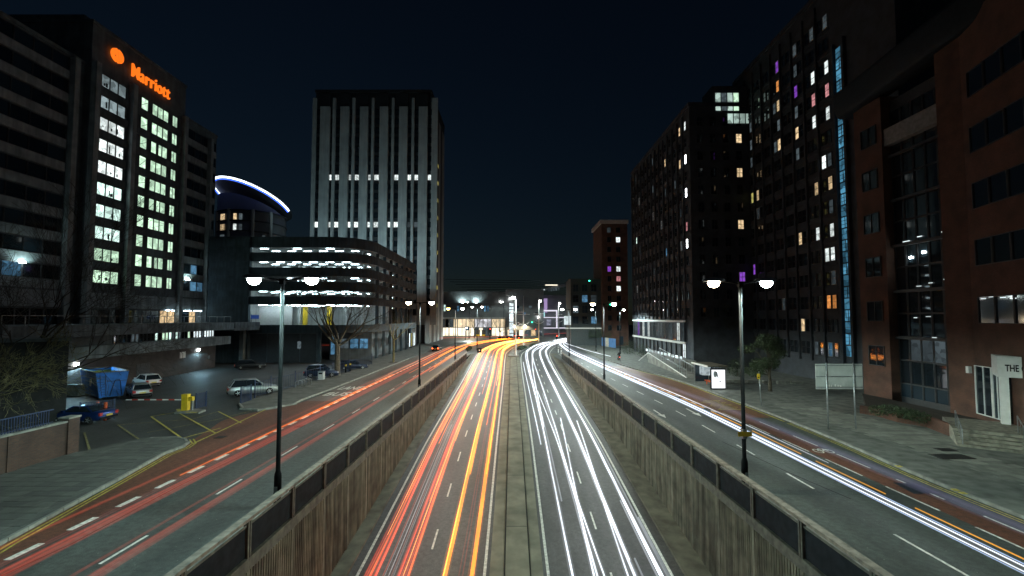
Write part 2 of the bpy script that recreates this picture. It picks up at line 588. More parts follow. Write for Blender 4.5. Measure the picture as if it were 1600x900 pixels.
def ribbon(name, mt, *a, parent=None, **k):
    return ribbon_mesh(*a, **k).build(name, mt, parent)


# --- underpass carriageway
uroad = structure(ribbon('underpass_road', M['asphalt_trench'], None, WL - .2, WR + .2, -40, 104.6, zf=fz, dz=-.012, step=2.5))
far_l = structure(ribbon('left_carriageway', M['asphalt'], 'TL', -8.6, -.6, 104.4, 215, dz=-.008, step=2.5))
far_r = structure(ribbon('right_carriageway', M['asphalt'], 'TR', 1.0, 9.0, 104.4, 300, dz=-.004, step=2.5))
# --- street level carriageways
left_road = structure(ribbon('left_street', M['asphalt'], 'SL', -20.9, -10.6, -40, 215, dz=0.0, step=3))
right_road = structure(ribbon('right_street', M['asphalt'], 'SR', 11.5, 22.4, -40, 300, dz=0.0, step=3))
# coloured lanes
ribbon('bus_lane', M['buslane'], 'SL', [(-40, -18.75), (18, -18.95), (22, -19.4), (26, -20.5), (30, -21.2), (34, -22.3), (38, -23.2), (43, -20.9), (46, -20.2)], -17.15, 0, 45.5, dz=.005, step=1.0, parent=left_road)
ribbon('worn_bus_lane', asphalt('worn_bus_lane_surface', (.13, .10, .085), patch=.35), 'SL', -20.4, -17.15, 45.5, 110, dz=.005, step=3, parent=left_road)
ribbon('bus_bay', M['busbay'], 'SR', [(38, 17.9), (50, 17.6), (66, 17.7), (80, 18.2)], [(38, 21.3), (50, 21.9), (62, 22.3), (70, 21.4), (80, 20.4)], 38, 79, dz=.005, step=2, parent=right_road)
ribbon('cycle_lane', M['buslane'], 'SR', 18.25, 19.5, 4, 38, dz=.005, step=3, parent=right_road)

# --- verges, median
verge_l = structure(ribbon('left_verge', M['verge'], None, WL - .1, -8.35, -40, 104.4, zf=fz, dz=.13, step=3, thick=.4))
verge_r = structure(ribbon('right_verge', M['verge'], None, 8.75, WR + .1, -40, 104.4, zf=fz, dz=.13, step=3, thick=.4))
structure(ribbon('median_gutter_left', M['median'], None, -1.15, -.42, -40, 104.4, zf=fz, dz=.004, step=3))
structure(ribbon('median_gutter_right', M['median'], None, .98, 1.6, -40, 104.4, zf=fz, dz=.004, step=3))
med = structure(ribbon('median_strip', M['median'], None, -.34, .90, -40, 98, zf=fz, dz=.16, step=3, thick=.4))
for x in (-.38, .94):
    structure(ribbon('drain_channel', M['joint'], None, x - .04, x + .04, -40, 98, zf=fz, dz=.012, step=3))
# slab joints across the median
for i, y in enumerate([9, 15, 21.5, 28, 35, 43, 52, 62, 73, 85]):
    ribbon('slab_joint', M['joint'], None, -.33, .89, y, y + .05, zf=fz, dz=.164, parent=med)
# planted nose of the median and the island behind it
isl = MB()
pts = [(-.9, 98.2), (1.6, 98.2)] + [(rx('TR', 1.0, y), y) for y in (104, 110, 118, 126, 134, 142, 150)] + [(rx('TL', -.7, y), y) for y in (158, 152, 146, 138, 130, 122, 114, 106, 101)]
isl.prism(pts, -.1, .14)
structure(isl.build('median_island', M['concrete']))


# --- road paint
def stripe(pts, w, parent, mt=None, z=.010, name='road_marking'):
    """painted line on flat ground through (x, y) points"""
    b = MB()
    vs, fs = [], []
    n = len(pts)
    for i, p in enumerate(pts):
        a, c = Vector(pts[max(i - 1, 0)]), Vector(pts[min(i + 1, n - 1)])
        d = (c - a).normalized(); nrm = Vector((-d.y, d.x)) * w / 2
        q = Vector(p)
        vs += [(q.x + nrm.x, q.y + nrm.y, z), (q.x - nrm.x, q.y - nrm.y, z)]
    for i in range(n - 1):
        fs.append((2*i + 1, 2*i + 3, 2*i + 2, 2*i))
    b.add(vs, fs)
    return b.build(name, mt or M['paint'], parent)


for off in (-7.85, -1.4):
    ribbon('edge_line', M['paint'], 'TL', off - .075, off + .075, -40, 104.2, zf=fz, dz=.006, step=3, parent=uroad)
    ribbon('edge_line', M['paint'], 'TL', off - .075, off + .075, 104.5, 150, dz=.006, step=2.5, parent=far_l)
for off in (1.85, 8.12):
    ribbon('edge_line', M['paint'], 'TR', off - .075, off + .075, -40, 104.2, zf=fz, dz=.006, step=3, parent=uroad)
    ribbon('edge_line', M['paint'], 'TR', off - .075, off + .075, 104.5, 175, dz=.006, step=2.5, parent=far_r)


def dash_row(kind, off, y0, y1, pitch, length, w, parent, zf=zero, dz=.012, name='lane_dash', mt=None):
    y = y0
    while y < y1:
        ribbon(name, mt or M['paint'], kind, off - w / 2, off + w / 2, y, y + length, zf=zf, dz=dz, step=2, parent=parent)
        y += pitch


dash_row('TL', -4.45, 2, 100, 6.0, 2.0, .11, uroad, zf=fz, dz=.008)
dash_row('TR', 5.05, 4, 100, 6.0, 2.0, .11, uroad, zf=fz, dz=.008)
dash_row('SL', -13.75, 3.6, 112, 6.0, 2.0, .11, left_road)
dash_row('SL', -17.12, 5.0, 84, 2.17, 1.15, .26, left_road, name='bus_lane_dash')
dash_row('SR', 14.5, 3.5, 20, 9.0, 5.2, .11, right_road)
dash_row('SR', 14.5, 22.3, 90, 5.4, 2.2, .11, right_road)
dash_row('SR', 18.2, 11.2, 38, 4.3, 2.8, .10, right_road, name='cycle_lane_dash')
dash_row('SR', 19.55, 12.4, 38, 4.3, 2.6, .10, right_road, name='cycle_lane_dash')
dash_row('SR', 17.75, 40, 82, 2.0, 1.0, .2, right_road, name='bus_bay_dash')

KERB_R = [(-40, 20.9), (18, 20.95), (24, 21.05), (30, 21.6), (38, 22.0), (46, 22.25), (56, 22.7), (64, 22.5), (72, 21.4), (80, 20.9), (92, 20.4), (110, 20.2), (140, 20.0), (300, 20.0)]
for d in (.28, .50):
    ribbon('yellow_line', M['paint_y'], 'SR', [(y, o - d - .04) for y, o in KERB_R], [(y, o - d + .04) for y, o in KERB_R], 3, 36, dz=.011, step=2, parent=right_road)
ribbon('yellow_line', M['paint_y'], 'SR', [(y, o - .52) for y, o in KERB_R], [(y, o - .32) for y, o in KERB_R], 36.5, 72, dz=.011, step=2, parent=right_road)
# bus stop cage lettering area, worn yellow ladder
for i in range(9):
    y = 41.2 + i * .55
    ribbon('bus_cage_bar', M['paint_y'], 'SR', 18.5 + .35 * (i % 3), 20.9 - .4 * (i % 2), y, y + .16, dz=.011, parent=right_road)
# turn arrows on the right street
for (u, v) in ((1025, 643), (1077, 641)):
    x, y = px(u, v)
    a = MB()
    a.add([(x - .08, y - 1.3, .012), (x + .08, y - 1.3, .012), (x + .08, y + .7, .012), (x - .08, y + .7, .012)], [(0, 1, 2, 3)])
    a.add([(x - .3, y - 1.3, .012), (x, y - 2.6, .012), (x + .3, y - 1.3, .012)], [(0, 1, 2)])
    a.build('road_arrow', M['paint'], right_road)


# bicycle mark on the cycle lane
def ring2d(b, cx, cy, r, w, z, sx=1, sy=1, n=14):
    vs, fs = [], []
    for k in range(n):
        a = 2 * PI * k / n
        vs += [(cx + math.cos(a) * r * sx, cy + math.sin(a) * r * sy, z), (cx + math.cos(a) * (r - w) * sx, cy + math.sin(a) * (r - w) * sy, z)]
    for k in range(n):
        j = (k + 1) % n
        fs.append((2*k + 1, 2*k, 2*j, 2*j + 1))
    b.add(vs, fs)


b = MB()
bx, by = px(1286, 705)
ring2d(b, bx - .3, by, .26, .07, .012, 1, 1.7); ring2d(b, bx + .34, by, .26, .07, .012, 1, 1.7)
for p, q in (((-.3, 0), (.0, .5)), ((.0, .5), (.3, .5)), ((.3, .5), (.34, 0)), ((-.3, 0), (.05, -.02)), ((.05, -.02), (.3, .5)), ((0, .5), (.05, -.02))):
    d = Vector((q[0] - p[0], q[1] - p[1])).normalized() * .035
    b.quad((bx + p[0] + d.y, by + p[1] - d.x, .0125), (bx + q[0] + d.y, by + q[1] - d.x, .0125), (bx + q[0] - d.y, by + q[1] + d.x, .0125), (bx + p[0] - d.y, by + p[1] + d.x, .0125))
b.build('bicycle_marking', M['paint'], right_road)


# lettering helper (built-in font)
def text_mesh(s, size, mt, extrude=.02, bold=0.0, align='LEFT', shear=0.0, sx=1.0):
    cu = bpy.data.curves.new('lettering', 'FONT')
    cu.body = s; cu.size = size; cu.extrude = extrude; cu.offset = bold; cu.align_x = align; cu.shear = shear
    cu.resolution_u = 3
    o = bpy.data.objects.new('lettering', cu)
    COL.objects.link(o)
    dg = bpy.context.evaluated_depsgraph_get()
    me = bpy.data.meshes.new_from_object(o.evaluated_get(dg))
    bpy.data.objects.remove(o)
    me.materials.clear(); me.materials.append(mt)
    w = max((v.co.x for v in me.vertices), default=0)
    return me, w


for s, y in (('BUS', 48.6), ('LANE', 52.8)):
    me, w = text_mesh(s, 1.0, M['paint'], .002, .015)
    o = obj('road_lettering', me, left_road, (-20.2, y, .013))
    o.scale = (2.6 / w, 3.2, 1)

# junction box lines at the car park entrance (world points measured on the ground)
for pts in ([(300, 694), (350, 671), (432, 632)], [(236, 651), (296, 693)], [(277, 644), (337, 677)], [(341, 643), (377, 661)],
            [(184, 664), (221, 689)], [(236, 651), (277, 644)], [(226, 688), (296, 691)], [(277, 687), (345, 669)], [(230, 676), (338, 656), (400, 640)], [(184, 664), (300, 655), (341, 643)], [(132, 676), (140, 703)]):
    stripe([px(*p) for p in pts], .12, left_road, M['paint_y'] if pts[0][0] > 231 else mat('worn_yellow_paint', (.20, .18, .08), .8, var=.5, scale=5), z=.012, name='yellow_box_line')

# ------------------------------------------------------------------ pavements
pav_l_edge = [px(*p) for p in ((-260, 1010), (-120, 924), (0, 852), (100, 797), (200, 742), (255, 711), (284, 700), (293, 694), (289, 688), (270, 685.5), (226, 687), (180, 696), (133, 707))]
pav_l = structure(MB().prism(pav_l_edge + [(-26.5, 27.8), (-26.6, 10), (-26.6, 4)], -.1, .115).build('pavement', M['paving']))
p2_out = [px(*p) for p in ((375, 633), (381, 640), (408, 641), (438, 636.5), (458, 633), (471, 626))]
p2_edge = p2_out + [(-20.75, 52), (-20.75, 62), (-20.75, 75), (-20.75, 92), (-20.75, 110), (-20.5, 122), (-18.6, 140), (-15, 152)]
p2_in = [(-27.4, 152), (-27.4, 88), (-25.6, 84)] + [px(*p) for p in ((533, 587), (486, 598), (438, 613.5), (392, 625.5))]
pav_l2 = structure(MB().prism(p2_edge + p2_in, -.1, .115).build('pavement', M['paving']))
pr_edge = [(rx('SR', lerp_table(KERB_R, y), y), y) for y in [2, 6, 10, 14, 18, 22, 26, 30, 34, 38, 42, 46, 50, 54, 58, 62, 66, 70, 74, 78, 84, 92, 100, 110, 120, 132, 145, 160]]
pav_r = structure(MB().prism([(p[0] + .01, p[1]) for p in pr_edge] + [(60, 160), (60, 2)], -.1, .115).build('pavement', mat('macadam_pavement', (.13, .14, .125), .85, var=.4, scale=1.3, bump=.4, bscale=30, detail=6)))


def along(poly, step):
    out, acc = [], 0.0
    for i in range(len(poly) - 1):
        a, c = Vector(poly[i]), Vector(poly[i + 1])
        L = (c - a).length
        if L < 1e-6: continue
        s = (step - acc) if acc else 0.0
        while s < L:
            out.append((a + (c - a) * (s / L), (c - a).normalized()))
            s += step
        acc = (L - (s - step)) % step
    return out


kerb_me = MB().box(-.44, .44, -.07, .07, -.1, .145).mesh('kerb_stone', M['kerb'])
kerb_y = MB().box(-.44, .44, -.07, .07, -.1, .145).mesh('kerb_stone', M['paint_y'])


def kerbs(poly, parent, yellow=()):
    for i, (p, d) in enumerate(along(poly, .9)):
        o = obj('kerb_stone', kerb_me, parent, (p.x, p.y, RND.uniform(-.006, .006)), math.atan2(d.y, d.x))


kerbs(pav_l_edge[1:11], pav_l)
_ke = [Vector(p) for p in pav_l_edge[1:9]]
for d in (.26, .46):
    lp = []
    for i, p in enumerate(_ke):
        t_ = (_ke[min(i + 1, len(_ke) - 1)] - _ke[max(i - 1, 0)]).normalized()
        lp.append(tuple(p + Vector((t_.y, -t_.x)) * d))
    stripe(lp, .08, left_road, M['paint_y'], z=.0125, name='yellow_line')
kerbs(p2_edge[0:10], pav_l2)
kerbs([p for p in pr_edge if 10 <= p[1] <= 100], pav_r)
# kerb loading marks
for u, v in ((1402, 729), (1490, 766), (1502, 771)):
    x, y = px(u, v, .12)
    MB().box(x - .05, x + .22, y - .12, y + .12, .13, .152).build('kerb_mark', M['paint_y'], pav_r)

# laid slabs near the camera (each its own piece), macadam or pattern beyond
slab_mats = [M['slab'], M['slab'], M['slab'], M['slab2'], M['slab3']]
slab_mes = [MB().box(-.29, .29, -.29, .29, 0, .03).mesh('paving_slab', m) for m in slab_mats]


def inside(poly, x, y):
    r = False
    n = len(poly)
    for i in range(n):
        (xa, ya), (xb, yb) = poly[i], poly[(i + 1) % n]
        if (ya > y) != (yb > y) and x < (xb - xa) * (y - ya) / (yb - ya) + xa:
            r = not r
    return r


polyL = pav_l_edge + [(-26.5, 27.8), (-26.6, 10), (-26.6, 4)]
cnt = 0
cells = []
for j in range(0, 60):
    for i in range(0, 30):
        x, y = -26.3 + i * .6 + (.3 if j % 2 else 0), 13 + j * .6
        if all(inside(polyL, x + a, y + c) for a in (-.42, .42) for c in (-.42, .42)):
            cells.append((x, y))
for x, y in cells[:295]:
    obj('paving_slab', RND.choice(slab_mes), pav_l, (x, y, .115 - .03 + RND.uniform(.008, .016)))
# right pavement: band of paving slabs along the buildings
slab_rm = [mat('paving_right_a', (.19, .20, .175), .85, var=.2, scale=2, bump=.3), mat('paving_right_b', (.23, .24, .21), .85, var=.2, scale=2, bump=.3), mat('paving_right_c', (.16, .17, .15), .85, var=.2, scale=2, bump=.3)]
slab_b = [MB().box(-.44, .44, -.29, .29, 0, .03).mesh('paving_slab', m) for m in slab_rm]
cnt = 0
for j in range(0, 44):
    for i in range(0, 9):
        y = 17.5 + j * .6
        x = 25.2 + (y - 20) * -.02 + i * .9 + (.45 if j % 2 else 0)
        if (22 < y < 29 and x > 27.6) or x > 30.5 - max(0, (y - 30)) * .25 or cnt >= 298:
            continue
        cnt += 1
        obj('paving_slab', RND.choice(slab_b), pav_r, (x, y, .115 - .03 + RND.uniform(.008, .016)))
# covers and patches
for (u, v, w, d) in ((1487, 717, 2.0, .9), (1478, 706, 1.0, .6), (1600, 700, .6, .4)):
    x, y = px(u, v)
    MB().box(x - w/2, x + w/2, y - d/2, y + d/2, .10, .150).build('inspection_cover', mat('iron_cover', (.03, .03, .03), .6, .3, var=.4, scale=12, bump=.6, bscale=30), pav_r)
# tarmac patch in the road
pp = [px(*p) for p in ((1394, 754), (1430, 756), (1470, 771), (1428, 772))]
pm = MB(); pm.add([(p[0], p[1], .0135) for p in pp][::-1], [(0, 1, 2, 3)])
pm.build('tarmac_patch', mat('fresh_tarmac', (.015, .022, .035), .45, var=.2, bump=.4), right_road)
for u, v in ((345, 683), (468, 666), (516, 612)):
    x, y = px(u, v)
    MB().box(x - .3, x + .3, y - .3, y + .3, .0, .016).build('drain_cover', mat('iron_cover', (.03, .03, .03)), left_road)
# crack sealing
stripe([(-16.6, 12), (-16.0, 17), (-16.3, 23), (-15.9, 31)], .05, left_road, M['joint'], z=.009, name='sealed_crack')
stripe([px(1128, 690), px(1240, 742), px(1330, 780)], .07, right_road, M['joint'], z=.009, name='sealed_crack')

# ================================================================== UNDERPASS WALLS AND PARAPETS
BAY = 3.2


def ribbed_bay(x_face, side, y0, ribbed):
    """one bay of the wall below the coping; side=+1 face looks to +x"""
    b = MB()
    n = 18 if ribbed else 4
    ys = [y0 + .03 + (BAY - .06) * i / n for i in range(n + 1)]
    if ribbed:
        for i in range(n):
            ya, yb = ys[i] + .010, ys[i + 1] - .075
            za = fz(ya) - .3
            b.box(x_face + .05 * side, x_face - .09 * side, ya, yb, za, -.52)
        b.box(x_face - .075 * side, x_face - .3 * side, ys[0], ys[-1], fz(y0) - .6, -.52)
    else:
        b.box(x_face + .03 * side, x_face - .3 * side, ys[0], ys[-1], min(fz(y0), fz(y0 + BAY)) - .6, -.52)
    return b


def make_wall(side):
    xf = WL if side > 0 else WR
    w = thing('retaining_wall', ('stained concrete retaining wall left of the underpass, below the parapet with orange light trails' if side > 0 else
              'stained concrete retaining wall right of the underpass, beside the white light trails'), 'wall', (0, 0, 0))
    r = thing('parapet_railing', ('parapet railing of dark panels along the left edge of the underpass' if side > 0 else
              'parapet railing of dark panels along the right edge of the underpass'), 'railing', (0, 0, 0))
    y = 16.2 - 5 * BAY
    k = 0
    pm_, rail_me = None, None
    while y < 92:
        ribbed_bay(xf, side, y, y < 60).build('wall_bay', M['wall_conc'], w)
        # coping beam and pier strip
        b = MB(); b.box(xf + .12 * side, xf - .42 * side, y + .004, y + BAY - .004, -.5, -.08)
        b.build('coping_beam', M['post'], w)
        b = MB(); b.box(xf + .085 * side, xf - .05 * side, y - .1, y + .1, min(-.6, fz(y) - .3), -.522)
        b.build('wall_pier', M['wall_conc'], w)
        # parapet
        b = MB()
        b.box(xf + .10 * side, xf - .06 * side, y - .11, y - .025, -.45, 1.2)
        b.box(xf + .10 * side, xf - .06 * side, y + .025, y + .11, -.45, 1.2)
        b.build('post', M['post'], r)
        b = MB()
        b.box(xf + .02 * side, xf - .02 * side, y + .15, y + BAY - .15, -.05, 1.02)
        b.build('panel', M['panel'], r)
        b = MB(); b.box(xf + .05 * side, xf + .022 * side, y + .13, y + BAY - .13, .98, 1.06)
        b.build('panel_trim', M['post'], r)
        b = MB(); b.box(xf + .15 * side, xf - .13 * side, y + .003, y + BAY - .003, 1.2, 1.31)
        b.build('top_rail', M['rail'], r)
        y += BAY
        k += 1
    # strip behind the parapet where the lamps stand
    x0, x1 = (WL - .43, -10.6) if side > 0 else (WR + .43, 11.5)
    s = MB().box(x0, x1, -40, 104, -.2, .1).build('parapet_kerb_strip', M['kerb'])
    structure(s)
    # closing slab where the walls end
    return w, r


make_wall(1)
make_wall(-1)

# ================================================================== STREET LAMPS
def add_spot(parent, loc, power, color, size=rad(174), r=.18, aim=(0, 0, -1), blend=.25, batwing=False):
    l = bpy.data.lights.new('lamp_light', 'SPOT')
    l.use_nodes = batwing
    if batwing:
        # luminaire optics: more light thrown sideways than straight down
        nt = l.node_tree
        em = [n for n in nt.nodes if n.type == 'EMISSION'][0]
        tc = nt.nodes.new('ShaderNodeTexCoord'); sp = nt.nodes.new('ShaderNodeSeparateXYZ')
        ab = nt.nodes.new('ShaderNodeMath'); ab.operation = 'ABSOLUTE'
        mx = nt.nodes.new('ShaderNodeMath'); mx.operation = 'MAXIMUM'; mx.inputs[1].default_value = .33
        pw = nt.nodes.new('ShaderNodeMath'); pw.operation = 'POWER'; pw.inputs[1].default_value = -1.6
        nt.links.new(tc.outputs['Normal'], sp.inputs[0]); nt.links.new(sp.outputs[2], ab.inputs[0]); nt.links.new(ab.outputs[0], mx.inputs[0])
        nt.links.new(mx.outputs[0], pw.inputs[0]); nt.links.new(pw.outputs[0], em.inputs['Strength'])
    l.energy = power; l.color = color; l.spot_size = size; l.spot_blend = blend; l.shadow_soft_size = r
    o = bpy.data.objects.new('lamp_light', l)
    COL.objects.link(o); o.parent = parent; o.location = loc
    o.rotation_euler = Vector(aim).to_track_quat('-Z', 'Y').to_euler()
    return o


COOL, WARM, SOD, NEUT = (.64, 1.0, .96), (.97, .97, .76), (1.0, .55, .2), (.82, 1.0, .97)
LENS = {COOL: 'lamp_cool', WARM: 'lamp_warm', SOD: 'lamp_sod', NEUT: 'lamp_far'}

lamp_pole = MB(); lamp_pole.smooth = True
lamp_pole.loft([[(math.cos(2*PI*k/14) * r, math.sin(2*PI*k/14) * r, z) for k in range(14)] for z, r in ((0, .15), (1.35, .15), (1.45, .14), (1.6, .095), (9.75, .075))])
lamp_pole = lamp_pole.mesh('pole', M['black'])
lamp_base = MB().cyl(0, 0, -.02, .06, .24, .22, 14).mesh('base_plate', M['black'])
lamp_door = MB().box(-.06, .06, -.165, -.14, .35, .95).mesh('access_door', M['steel'])
lamp_cap = MB().box(-.10, .10, -.12, .12, 9.7, 9.95).mesh('bracket', M['black'])
arm_me = {}


def lamp_head_mesh():
    h = MB(); h.smooth = False
    # tapered flat housing, widest in the middle, bulging lens below
    def ringx(x, w, z0, z1):
        return [(x, -w, z0), (x, w, z0), (x, w * .7, z1), (x, -w * .7, z1)]
    h.loft([ringx(-.45, .06, .02, .07), ringx(-.30, .15, -.01, .12), ringx(.1, .19, -.02, .15), ringx(.35, .15, -.01, .11), ringx(.45, .08, .02, .06)])
    return h.mesh('lamp_head', M['steel'])


def lamp_lens_mesh(key):
    n = 12
    rings = []
    b = MB(); b.smooth = True
    for z, s in ((-.015, 1.0), (-.12, .97), (-.22, .72), (-.27, .25)):
        rings.append([(.02 + math.cos(2*PI*k/n) * .25 * s, math.sin(2*PI*k/n) * .18 * s, z) for k in range(n)])
    b.loft(rings)
    return b.mesh('lens', E[key])


head_me = lamp_head_mesh()
lens_me = {k: lamp_lens_mesh(k) for k in ('lamp_cool', 'lamp_warm', 'lamp_sod', 'lamp_far')}


def street_lamp(x, y, label, left, right, power=3000, arm=1.25, h=10.0, rz=0.0, group=None, z=0.0, size=1.0):
    t = thing('street_lamp', label, 'street lamp', (x, y, z), rz, group)
    s = h / 10.0
    for nm, me in (('pole', lamp_pole), ('base_plate', lamp_base), ('access_door', lamp_door), ('bracket', lamp_cap)):
        o = obj(nm, me, t); o.scale = (1, 1, s)
    for sgn, colr in ((-1, left), (1, right)):
        if colr is None:
            continue
        a = MB(); a.tube([(0, 0, 9.85 * s), (sgn * arm * .4, 0, 9.93 * s), (sgn * (arm - .35), 0, 9.98 * s)], .045, 8)
        a.build('arm', M['black'], t)
        hd = obj('lamp_head', head_me, t, (sgn * arm, 0, 9.98 * s), 0 if sgn > 0 else PI)
        hd.scale = (size * 1.15,) * 3
        obj('lens', lens_me[LENS[colr]], hd)
        if power:
            add_spot(t, (sgn * arm, 0, 9.98 * s - .38), power, colr, batwing=True)
    return t


P0 = 1350
g_ = 'twin-headed lamps along the underpass'
street_lamp(-10.15, 20.1, 'twin-headed lamp post behind the left parapet, nearest on the left', COOL, COOL, P0, group=g_)
street_lamp(-10.15, 50.3, 'twin-headed lamp post on the left, second from the front', WARM, NEUT, P0, group=g_)
street_lamp(-10.15, 81.6, 'twin-headed lamp post on the left with a sodium-orange head, third from the front', SOD, NEUT, P0, group=g_)
street_lamp(11.0, 21.9, 'twin-headed lamp post behind the right parapet with yellow plate, nearest on the right', WARM, COOL, P0, group=g_)
street_lamp(11.0, 54.7, 'twin-headed lamp post on the right, second from the front', WARM, NEUT, P0, group=g_)
street_lamp(11.0, 88.0, 'twin-headed lamp post on the right, third from the front, near the parapet end', NEUT, NEUT, P0, group=g_)
# yellow plate on the near right lamp
pl = [o for o in bpy.data.objects if o.get('label', '').endswith('nearest on the right')][0]
b = MB(); b.box(-.33, .33, -.13, -.11, 2.62, 2.84); b.build('yellow_plate', M['yellow'], pl)
b = MB(); b.box(-.1, .1, -.11, .1, 2.5, 2.95); b.build('plate_clamp', M['steel'], pl)
# single lamps further on
street_lamp(-9.0, 118, 'distant lamp post left of the curve, in front of the lit mall', NEUT, NEUT, 2500, h=11.2)
street_lamp(24.6, 104, 'slim lamp post on the right pavement beside the red brick tower', None, NEUT, 2200, arm=.9, h=10.2)
street_lamp(20.6, 112, 'slim lamp post on the right pavement in front of the blue hoarding', NEUT, None, 2200, arm=.9, h=10.4)
street_lamp(25.0, 182, 'single far lamp post beyond the curve near the shop front', None, NEUT, 2000, arm=.6, h=6.2)
street_lamp(-17.6, 172, 'slim lamp post on the left pavement by the office tower columns', None, NEUT, 1500, arm=.5, h=4.6)

for u_, v_, lab_ in ((733, 528.5, 'small distant lamp post in front of the left end of the mall'), (787, 527, 'small distant lamp post left of the banner column'), (901, 524, 'small distant lamp post left of the shop canopy'), (946, 527, 'small distant lamp post behind the blue hoarding')):
    x_, y_ = px(u_, v_)
    street_lamp(x_, y_, lab_, NEUT, None, 1500, arm=.7, h=CAM_H + 26 * y_ / 711, size=1.5)
# ================================================================== WHITE MASTS ON THE ISLANDS
def mast(x, y, h, label, bars, lamp=0):
    t = thing('mast', label, 'mast', (x, y, .1), 0, 'white masts on the traffic islands')
    b = MB(); b.smooth = True; b.tube([(0, 0, 0), (0, 0, h * .5), (0, 0, h)], [.2, .15, .08], 10); b.build('pole', M['whitep'], t)
    b = MB().cyl(0, 0, 0, .9, .26, .24, 12); b.build('foot', M['whitep'], t)
    for i, (z, L, curve) in enumerate(bars):
        b = MB(); b.smooth = True
        b.tube([(-L, 0, z + curve), (-L * .5, 0, z + curve * .25), (0, -.05, z), (L * .5, 0, z + curve * .25), (L, 0, z + curve)], .085, 6)
        b.build('crossbar', M['whitep'], t)
    if lamp:
        b = MB(); b.smooth = True
        b.loft([[(lamp * .55 + math.cos(2*PI*k/10) * q, math.sin(2*PI*k/10) * q, h * .93 + zz) for k in range(10)] for zz, q in ((-.28, .1), (-.2, .3), (0, .36), (.15, .2))]); b.build('mast_lamp', E['lamp_far'], t)
        MB().tube([(0, 0, h * .95), (lamp * .55, 0, h * .95)], .05, 5).build('lamp_arm', M['whitep'], t)
        add_spot(t, (lamp * .55, -.1, h * .93 - .5), 2200, NEUT, rad(175), .2)
    return t


for (u, v, top, lab, bars, lamp) in ((806, 556, 459, 'tall white mast nearest the camera on the planted median nose', ((9.4, 1.6, 0), (6.4, 1.1, .5)), -1),
                               (818, 541, 463, 'white mast just behind the nearest one, with wide crossbar', ((9.2, 1.8, 0), (6.2, 1.7, .7)), 0),
                               (842, 534, 466, 'white mast in the middle of the junction, third along the curve', ((9.6, 1.8, 0), (6.2, 1.8, .7)), 1),
                               (873, 527, 470, 'white mast in front of the purple-lit mall entrance', ((9.6, 1.6, 0), (6.4, 1.6, .5)), 1),
                               (911, 521, 462, 'farthest white mast, left of the shop with the white canopy', ((9.6, 1.5, 0), (6.4, 1.5, .5)), -1)):
    x, y = px(u, v)
    h = CAM_H + (497 - top) * y / 711.0
    mast(x, y, h, lab, bars, lamp)

# ================================================================== HOTEL (LEFT)
def window_mesh(name, w, h, pane_mat, frame_mat, mullions=1, bars=0, fw=.05, depth=.08):
    b = MB()
    b.m = 0
    b.quad((0, 0, 0), (w, 0, 0), (w, 0, h), (0, 0, h))
    b.m = 1
    b.box(0, fw, -depth, .02, 0, h); b.box(w - fw, w, -depth, .02, 0, h)
    b.box(fw, w - fw, -depth, .02, 0, fw); b.box(fw, w - fw, -depth, .02, h - fw, h)
    for i in range(1, mullions + 1):
        x = w * i / (mullions + 1); b.box(x - fw * .4, x + fw * .4, -depth * .8, .015, fw, h - fw)
    for i in range(1, bars + 1):
        z = h * i / (bars + 1); b.box(fw, w - fw, -depth * .8, .012, z - fw * .4, z + fw * .4)
    return b.mesh(name, [pane_mat, frame_mat])


hotel = thing('hotel', 'dark concrete hotel slab with columns of lit windows at left', 'hotel', (-56.2, 40, 0), PI / 2)
# local x runs away from the camera (world y = 40 + x), local y into the building
HB = dict(left=(-12, 19.2, 42.0, .9), mid=(19.2, 36.6, 47.8, 0), right=(36.6, 46.4, 43.0, .9))
for nm, (a, c, top, back) in HB.items():
    MB().box(a, c, back, 17, 6.0, top).build('wall', M['hotel_wall'], hotel)
    MB().box(a - .1, c + .1, back - .12, 17.1, top, top + .45).build('parapet', M['hotel_wall'], hotel)
# piers
for x in (-10.5, 3.5, 17.6, 19.6, 25.6, 36.2, 44.2):
    back = .9 if (x < 19 or x > 36.6) else 0
    tp = 41.9 if back else 42.6
    MB().box(x - .35, x + .35, back - .75, back - .002, 6.0, tp).build('pier', M['hotel_panel'], hotel)
h_dark = {}
rows = [13.8 + 3.0 * k for k in range(10)]
pane_cache = {}


def pane(parent, x, z, w, h, y, pmat, mull=1, bars=0, frame=None, name='window', rz=0):
    key = (round(w, 2), round(h, 2), pmat.name, mull, bars, (frame or M['frame']).name)
    if key not in pane_cache:
        pane_cache[key] = window_mesh(name, w, h, pmat, frame or M['frame'], mull, bars)
    return obj(name, pane_cache[key], parent, (x, y, z), rz)


